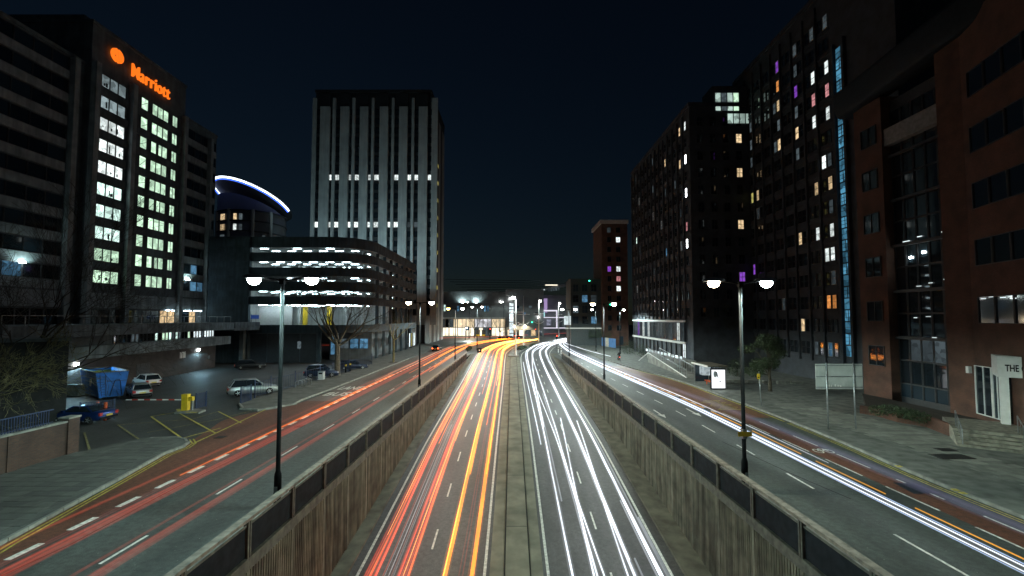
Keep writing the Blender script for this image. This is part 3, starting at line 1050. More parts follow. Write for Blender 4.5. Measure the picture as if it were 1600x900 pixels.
for k, z in enumerate(rows):
    # wing left: bays between piers
    for a, c in ((-10.0, 3.0), (4.0, 17.1)):
        MB().box(a, c, .72, .898, z - 1.95, z - .85).build('spandrel_panel', M['hotel_panel'], hotel)
        n = 6
        for i in range(n):
            w = (c - a) / n
            lit = None
            if k == 0 and a > 3 and i in (2, 3): lit = E['win_blue']
            if k == 0 and a < 0 and i in (3,): lit = E['win_dim']
            if k == 1 and a < 0 and i == 4: lit = E['win_dim']
            pane(hotel, a + i * w, z - .8, w - .03, 1.7, .86, lit or (M['glass2'] if RND.random() < .4 else M['glass']), 0)
    # right wing
    for a, c in ((37.0, 43.7), (44.7, 46.2)):
        MB().box(a, c, .72, .898, z - 1.95, z - .85).build('spandrel_panel', M['hotel_panel'], hotel)
        n = 4 if a < 40 else 1
        for i in range(n):
            w = (c - a) / n
            lit = E['win_blue'] if (k < 2 and RND.random() < .55 and i != 1) else None
            pane(hotel, a + i * w, z - .8, w - .03, 1.7, .86, lit or (M['glass2'] if RND.random() < .4 else M['glass']), 0)
    # centre tower: lit stair and lobby windows
    MB().box(20.0, 25.2, -.14, -.003, z - 1.95, z - .85).build('spandrel_panel', M['hotel_wall'], hotel)
    MB().box(26.1, 35.8, -.14, -.003, z - 1.95, z - .85).build('spandrel_panel', M['hotel_wall'], hotel)
    e1 = E['win_dim'] if k in (9,) else (E['win_green'] if k in (1, 0) else E['win_cool'])
    for i in range(3):
        em = e1
        if k in (8, 9): em = emit('lit_window_faint', (.7, .9, .95), .30, .4, .5, 1.6)
        elif k in (5, 6, 7): em = E['win_white']
        pane(hotel, 20.7 + i * 1.33, z - .85, 1.3, 1.75, -.02, em, 0)
    e2 = E['win_green']
    b = MB(); b.tube([(27.5, -.06, z - .6 + .3 * (k % 2)), (28.6, -.06, z + .5 - .2 * (k % 3))], .035, 4); b.build('stair_rail', M['frame'], hotel)
    for q in range(2):
        xq = 20.9 + RND.random() * 3.4
        if abs((xq - 20.7) % 1.33 - 0) > .3:
            MB().box(xq, xq + RND.uniform(.15, .4), -.05, -.025, z - .7 + RND.random() * .3, z - .3 + RND.random() * .6).build('silhouette', M['frame'], hotel)
    if k % 3 == 1:
        MB().box(29.6 + 1.12 * (k % 3), 29.95 + 1.12 * (k % 3), -.05, -.025, z - .8, z + .9).build('curtain', M['hotel_panel'], hotel)
    pane(hotel, 27.4, z - .85, 1.3, 1.8, -.02, e2, 0)
    for i in range(3):
        pane(hotel, 29.5 + i * 1.12, z - .85, 1.09, 1.8, -.02, e2, 0)
    pane(hotel, 33.7, z - .85, 1.15, 1.8, -.02, e2, 1)
# low floors of the hotel over the deck
for a, c in ((-10, 3), (4, 17.1), (20, 25.2), (26, 35.8), (37, 43.7)):
    MB().box(a, c, .4 if c < 19 or a > 36.5 else -.3, .89 if c < 19 or a > 36.5 else -.003, 9.6, 11.6).build('canopy_band', M['hotel_panel'], hotel)
    n = int((c - a) / 1.6)
    for i in range(n):
        w = (c - a) / n
        lit = None
        if a in (26, 37) and i in (4, 5) and a == 26: lit = E['win_warm']
        if a == 37 and i == 2: lit = E['win_warm']
        if a == 37 and i in (0, 3): lit = E['win_dim']
        pane(hotel, a + i * w, 6.6, w - .03, 2.8, (.86 if c < 19 or a > 36.5 else -.02), lit or M['glass'], 0, 0)
# ceiling lights seen through the glazing of the ground floor
for x in (33.5, 34.6, 38.5, 39.5, 41.0, 42.2):
    MB().box(x, x + .7, -.4 if x < 36 else .3, -.32 if x < 36 else .38, 9.4, 9.5).build('light_strip', E['tube'], hotel)
# wall lamps washing the spandrels
for x, z, bk in ((37 + 2.4, 15.2, .72), (12.5, 14.9, .72), (0.5, 14.6, .72)):
    b = MB().box(x - .25, x + .25, bk - .32, bk - .02, z - .3, z - .16); b.build('wall_lamp', E['lamp_cool'], hotel)
    add_spot(hotel, (x, bk - .8, z - .3), 130, COOL, rad(130), .1, (0, .75, .8))
# plant room block behind the sign
MB().box(21, 36, 3, 14, 47.8, 50.2).build('plant_room', M['hotel_wall'], hotel)

# illuminated hotel sign: logo disc and lettering
sign = thing('hotel_sign', 'glowing orange lettering and round logo on the hotel parapet', 'sign', (-56.05, 40, 0), PI / 2)
txt = "Marriott"
xs, zb, size = 25.1, 43.9, 2.75
cur = 0.0
total, widths = 0.0, []
for ch in txt:
    me, w = text_mesh(ch, size, E['sign'], .12, .02)
    widths.append((me, w))
gap = .16
scale_x = 7.5 / (sum(w for _, w in widths) + gap * 7)
cur = xs
for ch, (me, w) in zip(txt, widths):
    o = obj('letter', me, sign, (cur, -.15, zb - .1))
    o.rotation_euler = (PI / 2, 0, 0)
    o.scale = (scale_x, 1, 1)
    cur += (w + gap) * scale_x
# disc of pieces split by slanting gaps
def disc_piece(fn, name='logo_piece'):
    b = MB()
    n, r = 40, 1.0
    pts = [(math.cos(2*PI*k/n) * r, math.sin(2*PI*k/n) * r) for k in range(n)]
    bm = bmesh.new()
    f = bm.faces.new([bm.verts.new((p[0], 0, p[1])) for p in pts])
    for co, no in fn:
        bmesh.ops.bisect_plane(bm, geom=bm.verts[:] + bm.edges[:] + bm.faces[:], plane_co=Vector((co[0], 0, co[1])), plane_no=Vector((no[0], 0, no[1])), clear_outer=True)
    ret = bmesh.ops.extrude_face_region(bm, geom=bm.faces[:])
    bmesh.ops.translate(bm, vec=(0, -.2, 0), verts=[e for e in ret['geom'] if isinstance(e, bmesh.types.BMVert)])
    bmesh.ops.recalc_face_normals(bm, faces=bm.faces[:])
    me = bpy.data.meshes.new(name); bm.to_mesh(me); bm.free(); me.materials.append(E['sign'])
    o = obj(name, me, sign, (22.7, -.05, 45.3))


sl = (.97, .22)
disc_piece([((-.36, 0), sl), ((0, .04), (.25, -1))])
disc_piece([((-.36, 0), sl), ((0, -.40), (.45, 1))])
disc_piece([((-.09, 0), (-sl[0], -sl[1])), ((.08, 0), sl)])
disc_piece([((.36, 0), (-sl[0], -sl[1]))])
# ------------------------------------------------------------------ podium wall and deck in front of the hotel
p0, p1 = Vector((-46.2, 40)), Vector((-49.6, 76.5))
ang = math.atan2((p1 - p0).y, (p1 - p0).x)
LEN = (p1 - p0).length
podium = thing('podium', 'brick and concrete podium with a lit window strip below the hotel', 'podium', (p0.x, p0.y, 0), ang)
# local x along the wall away from camera; outward normal = -y
MB().box(0, LEN, 0, 9, 0, 3.75).build('brick_wall', M['podium_brick'], podium)
for i in range(8):
    a, c = i * (LEN + 3) / 8, (i + 1) * (LEN + 3) / 8
    MB().box(a + .01, c - .01, -.9, 9, 3.75, 5.1).build('concrete_band', M['blue_conc'], podium)
    MB().box(a + .01, c - .01, -1.4, 12, 6.25, 7.45).build('deck_parapet', M['blue_conc'], podium)
MB().box(0, LEN, .3, 9, 5.1, 6.25).build('recess_wall', M['hotel_wall'], podium)
for i in range(30):
    w = (LEN - 15) / 30
    x = 14.8 + i * w
    t = i / 30
    lit = None
    if t > .70: lit = E['shop'] if RND.random() < .8 else E['win_dim']
    elif t > .1: lit = RND.choice([E['win_dim'], None, E['win_green'], E['win_dim'], None, E['win_cool'] if t > .3 else None])
    pane(podium, x, 5.14, w - .06, 1.05, .25, lit or M['glass'], 0)
for x, s in ((9.4, -.05), (31.6, -.05)):
    b = MB().box(x - .2, x + .2, -.22, -.02, 3.1, 3.35); b.build('wall_lamp', E['lamp_cool'], podium)
    add_spot(podium, (x, -.5, 3.05), 480, (.42, .82, 1.0), rad(175), .1, (0, -.35, -1))
MB().box(27.2, 28.5, -.06, -.004, 2.3, 3.2).build('notice_board', M['whitep'], podium)
MB().box(18.5, 20.9, -.07, -.004, 0, 2.3).build('door', M['frame'], podium)
MB().box(34.5, 35.0, -.05, -.004, 1.6, 2.1).build('notice_plate', M['steel'], podium)
# thin railing on the deck
b = MB()
for i in range(19):
    x = i * (LEN + 2) / 18
    MB().box(x - .03, x + .03, -1.3, -1.24, 7.45, 8.4).build('railing_post', M['steel'], podium)
MB().box(0, LEN + 2, -1.3, -1.24, 8.4, 8.46).build('railing_top', M['steel'], podium)
# bridge from the podium deck to the multi-storey car park
br = thing('deck_bridge', 'concrete bridge deck joining the hotel podium to the car park', 'bridge', (0, 0, 0))
q = podium.matrix_basis
d0 = Matrix.Translation((p0.x, p0.y, 0)) @ Matrix.Rotation(ang, 4, 'Z')
a = d0 @ Vector((LEN + 3, -1.4, 0)); c = Vector((-46.5, 84.0, 0))
b = MB(); b.prism([(a.x, a.y), (c.x, c.y), (c.x - 8, c.y + 1), (a.x - 10, a.y)], 6.0, 6.4); b.build('deck_slab', M['blue_conc'], br)
b = MB(); n_ = (c - a).normalized(); s_ = Vector((n_.y, -n_.x, 0)) * .12
b.prism([(a.x + s_.x, a.y + s_.y), (c.x + s_.x, c.y + s_.y), (c.x - s_.x, c.y - s_.y), (a.x - s_.x, a.y - s_.y)], 6.42, 7.5); b.build('parapet', M['blue_conc'], br)
b = MB(); b.box(-49.2, -48.5, 82.4, 83.2, 0, 6.0); b.build('support_column', M['blue_conc'], br)

# ================================================================== MULTI-STOREY CAR PARK
cp = thing('multi_storey_car_park', 'multi-storey car park with brightly lit decks behind the lamp post', 'car park', (-56, 84, 0))
W_, D_ = 29.0, 44.0
outline = [(7.5, 0), (22.0, 0)] + [(22.0 + 7 * math.sin(rad(a)), 7 - 7 * math.cos(rad(a))) for a in (15, 30, 45, 60, 75, 90)] + [(29.0, D_)]
bands = [(21.35, 23.3), (18.75, 20.35), (16.0, 17.6), (13.25, 14.9), (10.7, 12.2), (5.5, 6.95)]


def wall_along(pts, z0, z1, th):
    b = MB()
    n = len(pts)
    outer = [Vector(p) for p in pts]
    inner = []
    for i in range(n):
        a = outer[max(i - 1, 0)]; c = outer[min(i + 1, n - 1)]
        d = (c - a).normalized(); inner.append(outer[i] + Vector((-d.y, d.x)) * th)
    b.prism([tuple(p) for p in outer] + [tuple(p) for p in inner[::-1]], z0, z1)
    return b


for i, (z0, z1) in enumerate(bands):
    off = 0 if i != 1 else .05
    wall_along(outline, z0, z1, .25).build('parapet_band', M['carpark_conc'], cp)
    # slab
    MB().prism([(7.6, .2), (22, .2), (25.4, 1.2), (27.8, 3.7), (28.8, 7), (28.8, D_ - .2), (7.6, D_ - .2)], z0 + .02, z0 + .34).build('deck_slab', M['carpark_in'], cp)
MB().prism([(7.6, .3), (22, .3), (25.3, 1.3), (27.7, 3.8), (28.7, 7), (28.7, D_ - .3), (7.6, D_ - .3)], 21.8, 22.1).build('roof_deck', M['carpark_conc'], cp)
# stair core on the left with floor lines
MB().box(0, 7.5, -.3, 16, 0, 23.3).build('stair_core', M['carpark_conc'], cp)
for z in (5.5, 10.7, 13.25, 16, 18.75, 21.35):
    MB().box(0, 7.48, -.5, -.302, z, z + 1.45).build('core_band', M['carpark_conc'], cp)
# inner walls, columns
MB().box(7.6, 28.6, 17, 17.3, 5.8, 21.8).build('inner_wall', M['carpark_in'], cp)
MB().box(7.52, 7.6, .3, 17, 5.8, 21.8).build('inner_wall', M['carpark_in'], cp)
for x in (20.4, 23.6):
    MB().box(x - .25, x + .25, .35, .85, 0, 5.5).build('column', M['carpark_conc'], cp)
for x in (9.2, 13.8, 18.4, 23.0, 26.4):
    MB().box(x - .25, x + .25, 6.2, 6.7, 5.6, 21.7).build('column', M['carpark_in'], cp)
for x in (15.0, 19.8):
    MB().box(x - .35, x + .35, 6, 6.7, 5.85, 10.7).build('yellow_column', M['yellow'], cp)
for y in (8.8, 14.0, 19.2, 24.4, 29.6, 34.8, 40):
    MB().box(28.2, 28.75, y - .25, y + .25, 0, 21.7).build('column', M['carpark_conc'], cp)
# fluorescent tubes below each slab
tube_hi = MB().box(-.75, .75, -.06, .06, -.06, 0).mesh('light_tube', E['tube_hi'])
tube_me = MB().box(-.75, .75, -.06, .06, -.06, 0).mesh('light_tube', E['tube'])
for zi, (z0, z1) in enumerate(bands[:-1]):
    for j, y in enumerate((1.3, 4.6, 10.0)):
        for i in range(6):
            if zi == 2 and (i % 2 == 0 or j == 0): continue
            if zi == 0 and j != 1 and i % 2: continue
            obj('light_tube', tube_me if zi < 4 else tube_hi, cp, (9.3 + i * 3.1 + (.5 if j % 2 else 0), y, z0 - .05))
    for i, y in enumerate((9, 15, 21, 27)):
        o = obj('light_tube', tube_me, cp, (26.6, y, z0 - .05), PI / 2)
# low wall of lit deck, white back panels
MB().box(7.7, 14, 3.0, 3.15, 6.0, 10.6).build('white_screen', M['whitep'], cp)
# ground floor: dark panels, glazed lobby, shop windows
MB().box(7.5, 20.0, .6, 1.0, 0, 5.5).build('ground_wall', M['hotel_wall'], cp)
for i in range(4):
    MB().box(7.7 + i * 3.05, 10.6 + i * 3.05, .52, .598, .1, 5.3).build('garage_panel', mat('garage_panel', (.03, .035, .04), .6), cp)
MB().box(20.1, 28.4, 6.0, 6.3, 0, 5.5).build('ground_wall', M['hotel_wall'], cp)
for i in range(4):
    pane(cp, 20.3 + i * 1.9, 1.0 if i == 0 else 2.2, 1.7, 3.6 if i == 0 else 2.0, 5.95, E['win_blue'] if i != 1 else E['win_dim'], 1, 1)
for i in range(6):
    pane(cp, 28.0, 2.4, 2.2, 1.8, 9 + i * 5.2, E['win_blue'] if i < 2 else M['glass'], 1, 0, rz=PI / 2)
MB().box(26.2, 26.4, 7, D_, 0, 5.5).build('ground_wall', M['hotel_wall'], cp)
for i, (yy, e) in enumerate(((36, 'shop'), (38.5, 'win_yellow'), (40.6, 'shop'), (42.2, 'shop'))):
    o = pane(cp, 28.9, .6, 1.5, 3.6, yy, E[e], 0, 0, rz=PI / 2)
b = MB().box(16.4, 17.0, .3, .5, 2.6, 3.9); b.build('blue_notice', E['win_dim'], cp)
# added, unseen rooftop floodlights that light the ribs of the tower behind
for x in (3, 12, 21):
    MB().box(x - .3, x + .3, 41.4, 41.8, 22.2, 23.0).build('added_floodlight', E['lamp_cool'], cp)
    add_spot(cp, (x, 42.2, 23.2), 5200, (.60, .92, 1.0), rad(120), .3, (0, .8, .6))
# height sign and barrier at the deck entrance
t = thing('deck_sign', 'small blue sign on post at the car park deck entrance', 'sign', (-47.4, 82.9, 7.5))
MB().box(-.04, .04, -.04, .04, 0, 1.4).build('post', M['steel'], t); MB().box(-.1, 1.4, -.08, -.045, .55, 1.25).build('panel', emit('blue_sign_glow', (.05, .12, .45), .35), t)

# ================================================================== OFFICE TOWER BEHIND
tw = thing('office_tower', 'tall office tower with pale vertical ribs and two rows of lit windows', 'tower', (-66.2, 148, 0))
TH = 84.5


def tz(u):   # photo-derived rib positions to local metres
    return (u / 2.81 + 460 - 800) / 711 * 148 + 66.2


MB().box(.6, 39.2, .9, 30, 0, TH - 1).build('core', M['tower_wall'], tw)
MB().box(.4, 39.4, .5, 30.2, TH - 1, TH).build('roof_parapet', M['tower_wall'], tw)
wide = [(95, 137), (185, 223), (273, 310), (362, 400), (449, 487), (537, 577)]
narrow = [(60, 75), (150, 162), (238, 250), (325, 337), (415, 427), (505, 517), (595, 622)]
for a, c in wide:
    MB().box(tz(a), tz(c), 0, .9, 6, TH - 6).build('wide_rib', M['tower_rib'], tw)
    MB().box(tz(a), tz(c), .35, .9, TH - 6, TH - 1.4).build('rib_cap', M['tower_wall'], tw)
for a, c in narrow:
    MB().box(tz(a), tz(c), .15, .9, 6, TH - 3).build('narrow_rib', M['tower_rib'], tw)
strips = [(75, 95), (137, 150), (162, 185), (223, 238), (250, 273), (310, 325), (337, 362), (400, 415), (427, 449), (487, 505), (517, 537), (577, 595)]
nst = 22
lit1 = {1, 2, 3, 4, 5, 6, 8, 9, 10, 11}
lit2 = {0, 1, 2, 3, 4, 5, 6, 7, 8}
for si, (a, c) in enumerate(strips):
    for k in range(nst):
        z = 9.6 + k * 3.16
        m_ = M['glass']
        if k == 14 and si in lit1: m_ = E['win_white']
        if k == 9 and si in lit2: m_ = E['win_white']
        if k == 9 and si in (9, 10): m_ = E['win_dim']
        pane(tw, tz(a) + .1, z, tz(c) - tz(a) - .2, 1.9, .84, m_, 1, frame=M['black'])
# right-hand face (world x constant) with a column of yellow stair windows
for y0, y1 in ((0.9, 4.5), (9, 13), (17, 21), (25, 30)):
    MB().box(39.2, 39.27, y0, y1, 0, TH - 4).build('side_rib', M['tower_rib'], tw)
for k in range(19):
    lit = E['win_yellow'] if k not in (4, 14) else E['win_white']
    if k == 17: lit = M['glass']
    pane(tw, 39.32, 12 + k * 3.16, 3.4, 1.7, 5.0, lit, 1, 0, rz=PI / 2)
    if k % 2 == 0 and k < 17:
        pane(tw, 39.32, 12 + k * 3.16, 2.4, 1.5, 13.6, E['win_yellow'], 1, 0, rz=PI / 2)
for x in (30.5, 34.5, 38.9):
    MB().box(x - .7, x + .7, -1.5, -.2, 0, 9).build('ground_column', M['tower_rib'], tw)

# ================================================================== ROUND TOWER WITH BLUE RING
rt = thing('round_tower', 'round apartment tower crowned by a tilted blue-lit ring', 'tower', (-79.4, 138, 0))
n = 40
Rr = 9.2
b = MB(); b.smooth = True
b.loft([[(math.cos(2*PI*k/n) * Rr, math.sin(2*PI*k/n) * Rr, z if z < 30 else 41.0 - 1.8 * math.cos(2*PI*k/n) - 2.9 * math.sin(2*PI*k/n)) for k in range(n)] for z in (0, 20, 40)])
b.build('drum', mat('tower_render', (.10, .105, .115), .8, var=.15, scale=.4), rt)
for k in range(6):
    z = 24 + k * 3
    pts = [(math.cos(2*PI*j/n) * (Rr + .35), math.sin(2*PI*j/n) * (Rr + .35)) for j in range(n)]
    MB().prism(pts, z, z + .3).build('floor_band', M['tower_wall'], rt)
# inclined ring: lamp tube and soffit disc
cR = 10.5
def ring_pt(a, r, dz=0):
    return (math.cos(a) * r, math.sin(a) * r, 44.0 - 2.4 * math.cos(a) - 3.9 * math.sin(a) + dz)


b = MB(); b.smooth = True
b.tube([ring_pt(rad(158) + rad(206) * i / 60, cR, 0) for i in range(61)], .10, 6); b.build('light_ring', E['ring_w'], rt)
b = MB()
for i in range(70):
    q_ = ring_pt(rad(158) + rad(206) * i / 69, cR, 0)
    b.box(q_[0] - .2, q_[0] + .2, q_[1] - .2, q_[1] + .2, q_[2] - .2, q_[2] + .2)
b.build('ring_lamps', emit('ring_bead', (.8, .9, 1.0), 5), rt)['kind'] = 'stuff'
b = MB(); b.smooth = True
b.tube([ring_pt(rad(158) + rad(206) * i / 60, cR - .15, -.5) for i in range(61)], .22, 6); b.build('blue_light_ring', E['ring'], rt)
b = MB()
b.loft([[ring_pt(2*PI*k/n, cR + .4, .55) for k in range(n)], [ring_pt(2*PI*k/n, cR + .4, .32) for k in range(n)]]); b.build('roof_disc', M['tower_wall'], rt)
for az, z, e in ((-112, 33.2, 'win_warm'), (-112, 36.2, 'win_warm'), (-112, 27.2, 'win_warm'), (-85, 36.2, 'win_warm'), (-85, 33.2, 'win_white'), (-76, 36.2, 'win_dim'), (-76, 33.2, 'win_dim'), (-85, 27.2, 'win_pink'), (-40, 30.5, 'win_dim'), (-112, 30.2, 'win_dim'), (-112, 24.2, 'win_warm')):
    a = rad(az)
    o = pane(rt, math.cos(a) * (Rr + .3) - .9 * math.cos(a + PI / 2), z, 1.9 if az == -112 else 1.0, 1.9, math.sin(a) * (Rr + .3) - .9 * math.sin(a + PI / 2), E[e], 2 if az == -112 else 0, 0, rz=a + PI / 2)
for az in (-100, -60, -30, -135):
    a = rad(az)
    MB().cyl(math.cos(a) * (Rr + .1), math.sin(a) * (Rr + .1), 20, 39.5, .5, .5, 8).build('pilaster', M['tower_rib'], rt)

# ================================================================== MALL AT THE END OF THE ROAD
mall = thing('shopping_mall', 'low mall with a warm lit glass front at the far end of the road', 'mall', (-30, 204, 0))
# local x from -? world x = -30 + x ; camera looks at its -y face
MB().box(-6, 27.0, 0, 30, 8.6, 15.0).build('upper_block', mat('mall_dark_cladding', (.15, .165, .17), .7, var=.2, scale=.3), mall)
MB().box(-10, 44, 6, 40, 15.0, 20.5).build('roof_block', mat('mall_dark_cladding', (.15, .165, .17)), mall)
MB().box(27.0, 44, -3, 30, 0, 21.0).build('side_block', mat('mall_dark_cladding', (.15, .165, .17)), mall)
MB().box(-6, 26.8, 3.5, 30, 0, 8.5).build('inner_wall', mat('mall_inner', (.5, .42, .3), .8), mall)
MB().box(-6.5, 27.2, -1.6, -.02, 8.0, 8.6).build('canopy', M['frame_l'], mall)
for i in range(17):
    x = -5.6 + i * 1.9
    up = E['mall'] if 4 < i else (E['win_dim'] if i != 3 else M['glass'])
    pane(mall, x, 4.1, 1.82, 3.7, 0, up if i not in (10, 11, 12, 13) else emit('mall_glow_white', (.9, .9, .95), .9, .3, .5, .7), 0)
    pane(mall, x, .25, 1.82, 3.7, 0, E['mall_hi'] if i not in (10, 12, 13) else E['win_dim'], 0)
MB().box(-6, 26.9, -.3, -.11, 3.95, 4.1).build('transom', M['frame'], mall)
for i in range(9):
    MB().box(-5.9 + i * 3.8, -5.65 + i * 3.8, -.4, -.1, 0, 8.0).build('mullion', M['frame_l'], mall)
for x in (14.0, 16.5):
    MB().box(x, x + 1.7, -.5, -.13, .05, 2.9).build('door', M['frame'], mall)
    MB().box(x + .1, x + 1.6, -.7, -.52, .2, .9).build('yellow_barrier', M['yellow'], mall)
for x in (5.5, 17.5, 18.8):
    MB().box(x, x + .8, -.3, -.02, 11.2, 13.6).build('upper_window', E['win_blue'], mall)
for x, z in ((-2.0, 11.2), (-.6, 11.2)):
    pane(mall, x, z, .9, 3.0, -.1, E['win_cool'], 0)
for x in (31.0, 35.6):
    MB().box(x - .25, x + .25, -3.4, -3.02, 4.2, 5.0).build('wall_lamp', E['lamp_warm'], mall)
    add_spot(mall, (x, -4.2, 4.8), 1600, (1, .8, .5), rad(150), .15, (0, .5, -1))
# roof floodlights along the upper storey
for x in (7.2, 13.5):
    MB().box(x - .4, x + .4, 5.3, 5.98, 15.3, 15.9).build('roof_lamp', E['lamp_cool'], mall)
    add_spot(mall, (x, 4.9, 16.0), 900, (.75, 1, 1), rad(150), .2, (0, 1, .5))
add_spot(mall, (12, -5, 7.6), 6000, (1, .8, .52), rad(150), .3, (0, -.4, -1))  # unseen light without a fixture, added to brighten the mall forecourt

for i in range(6):
    pane(mall, 28.0 + i * 2.6, .4, 2.2, 2.6, -3.04, [E['mall'], M['glass2'], E['mall_hi'], E['win_dim'], E['win_warm'], M['glass2']][i], 1)
for i in range(5):
    pane(mall, 29.0 + i * 2.8, 9.5 + (i % 2) * 3, 1.4, 1.2, -3.04, [E['win_dim'], M['glass2'], E['win_blue'], E['win_dim'], M['glass2']][i], 0)
for x, z, e in ((30.2, 7.6, 'amber'), (38.6, 6.2, 'green'), (41.5, 8.5, 'lamp_far'), (29.0, 16.5, 'lamp_far'), (24.5, 15.4, 'lamp_far')):
    MB().box(x, x + .45, -3.6 if x > 27 else 5.4, -3.04 if x > 27 else 5.98, z, z + .4).build('small_lamp', E[e], mall)
# lit banner column in front of the mall
bc = thing('banner_column', 'tall white illuminated banner column in front of the mall', 'sign', px(799, 529) + (0,))
MB().box(-.75, .75, -.3, .3, 0, .8).build('plinth', M['steel'], bc)
for z0, z1 in ((.9, 1.9), (2.3, 6.4), (6.8, 10.0), (10.3, 11.5), (11.8, 12.6), (13.0, 14.2)):
    MB().box(-.8, .8, -.25, .25, z0, z1).build('light_panel', E['shop'], bc)
MB().box(-.85, .85, .26, .4, 0, 14.4).build('backing', M['steel'], bc)

# angular glass pavilion with purple light
pv = thing('glass_pavilion', 'angular white-framed mall entrance glowing purple right of the masts', 'pavilion', (9, 232, 0))
MB().box(0, 24, 3, 22, 0, 20).build('core', mat('mall_dark_cladding', (.15, .165, .17)), pv)
purple = emit('pavilion_purple', (.62, .45, .85), .6, .3, .4, .4)
MB().box(4.2, 9.0, 0, 3, 11, 18.2).build('purple_box', purple, pv)
MB().box(5.3, 7.3, -.2, -.02, 13.0, 16.5).build('box_window', mat('night_blue', (.02, .02, .08), .4), pv)
MB().box(2.2, 6.4, -1, 3, 1.8, 8.6).build('pale_box', emit('pavilion_pale', (.80, .75, .92), 1.0, .2, .3, .4), pv)
MB().box(1.4, 2.1, -1.4, -.6, 1.8, 10.0).build('white_fin', E['shop'], pv)
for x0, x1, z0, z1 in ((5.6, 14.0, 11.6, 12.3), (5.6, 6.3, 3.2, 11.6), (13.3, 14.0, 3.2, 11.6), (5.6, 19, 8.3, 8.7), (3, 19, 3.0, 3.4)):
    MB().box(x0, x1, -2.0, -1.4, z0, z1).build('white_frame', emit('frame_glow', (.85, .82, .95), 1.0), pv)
MB().box(6.6, 7.6, -1.2, -.9, 8.9, 11.2).build('cyan_panel', emit('cyan_panel', (.5, .95, 1), .9), pv)
MB().box(8.5, 10.8, -1.6, -1.42, 4.5, 7.5).build('poster', emit('poster_glow', (.55, .58, .75), .45, 0, .6, 1.2), pv)
for i in range(6):
    pane(pv, 14.3 + i * .75, 3.5, .7, 4.6, 0, E['win_dim'], 0, 2)
MB().box(-1, 6, -2, 1, 1.0, 2.2).build('counter', E['shop'], pv)
# swept roof with soffit lights
roof = thing('swept_roof', 'long swept mall roof with strips of light above the junction', 'roof', (0, 240, 0))
b = MB()
prof = []
for i in range(21):
    t = i / 20
    x = 4 + t * 46
    z = 19.2 + 8.2 * math.sin(min(1, t * 1.25) * PI / 2) - max(0, t - .62) ** 1.5 * 18
    prof.append((x, z))
b.loft([[(x, 0, z), (x, 10, z + 1), (x, 10, z + .5), (x, 0, z - 1.2 * (1 - abs(2 * i / 20 - 1)) - .3)] for i, (x, z) in enumerate(prof)]); b.build('roof_shell', mat('roof_grey', (.30, .33, .36), .6, var=.2, scale=.3), roof)
for x0, x1, z, e in ((17.5, 24, 25.6, 'lamp_warm'), (15.5, 17.2, 23.2, 'shop'), (3.5, 7.0, 19.4, 'lamp_warm'), (10.5, 12.0, 20.6, 'shop')):
    MB().box(x0, x1, -.8, -.3, z - .25, z + .25).build('light_strip', E['mall_hi'] if e == 'lamp_warm' else E[e], roof)
b = MB()
MB().box(10, 44, 1, 9, 0, 19).build('wall', mat('mall_dark_cladding', (.15, .165, .17)), roof)
for i in range(5):
    pane(roof, 19.0 + i * 1.25, 22.2 + i * .15, 1.1, 1.9, -.2, E['win_dim'], 0)
pane(roof, 34, 23, 1.2, 1.6, .8, E['win_cool'], 0)
for i in range(5):
    MB().tube([(-36 + i * 3, 2, 25.4 - i * 1.4 + 3.5), (20, 2, 26.9 - i * 1.1 + 1.0)], .12, 5).build('roof_cable', M['galv'], roof)

# ================================================================== RIGHT: RED BRICK TOWER, SHOP, HOARDING
rb = thing('brick_tower', 'slim red brick tower with a pale cap beside the blue hoarding', 'tower', (26.6, 134, 0))
MB().box(0, 7.6, 0, 14, 0, 36.2).build('wall', M['red_brick'], rb)
MB().box(-.5, 7.9, -.5, 14.3, 36.2, 37.3).build('roof_cap', M['frame_l'], rb)
MB().box(-9, -.01, 2, 14, 0, 20).build('side_wing', mat('wing_cladding', (.035, .045, .045), .7), rb)
for k in range(11):
    for x in (1.6, 4.2):
        z = 4.5 + k * 2.9
        lit = None
        if x > 4 and k in (4, 6, 9): lit = E['win_white']
        if x < 4 and k in (10,): lit = E['win_dim']
        if x < 2 and k == 6: lit = E['win_purple']
        if x > 4 and k == 5: lit = E['win_pink']
        pane(rb, x, z, 1.1 if x < 4 else 1.3, 1.6, -.02, lit or M['glass'], 1)
pane(rb, 4.8, .3, 1.3, 2.6, -.02, M['glass2'], 0)
for k in range(12):
    pane(rb, -8.4 + (k % 3) * 2.7, 6.5 + (k // 3) * 3.2, 1.7, 2.2, 1.98, [M['glass2'], E['win_dim'], M['glass'], M['glass2'], E['win_blue']][k * 7 % 5], 1, 1)
for x, z, e in ((-4.0, 19.0, 'green'), (2.2, 12.0, 'green')):
    MB().box(x, x + .4, -.4, -.1, z, z + .35).build('lamp', E[e], rb)

shop = thing('canopy_shop', 'small shop with white lit canopy left of the red brick tower', 'shop', (14.5, 118, 0))
shop.location = (19.5, 137, 0)
MB().box(0, 9, 0, 5, 0, 5.8).build('wall', M['tower_wall'], shop)
MB().box(-3.5, 9.4, -1.6, -.02, 5.0, 5.35).build('canopy', emit('canopy_glow', (.9, 1, .9), .5), shop)
for i in range(7):
    pane(shop, .3 + i * 1.24, 5.5, 1.2, 3.0, -.02, [E['shop'], E['win_dim'], E['win_cool'], E['win_dim'], M['glass2']][i % 5], 0, 1)
MB().box(0, 9, .2, 5, 5.8, 9.0).build('upper_wall', M['tower_wall'], shop)
MB().box(-4.0, -2.0, -1.5, -1.2, 6.2, 8.8).build('light_box', E['shop'], shop)
for x, z in ((2, 10.5), (5.2, 11)):
    MB().box(x, x + .4, -.5, -.2, z, z + .4).build('lamp', E['amber'], shop)

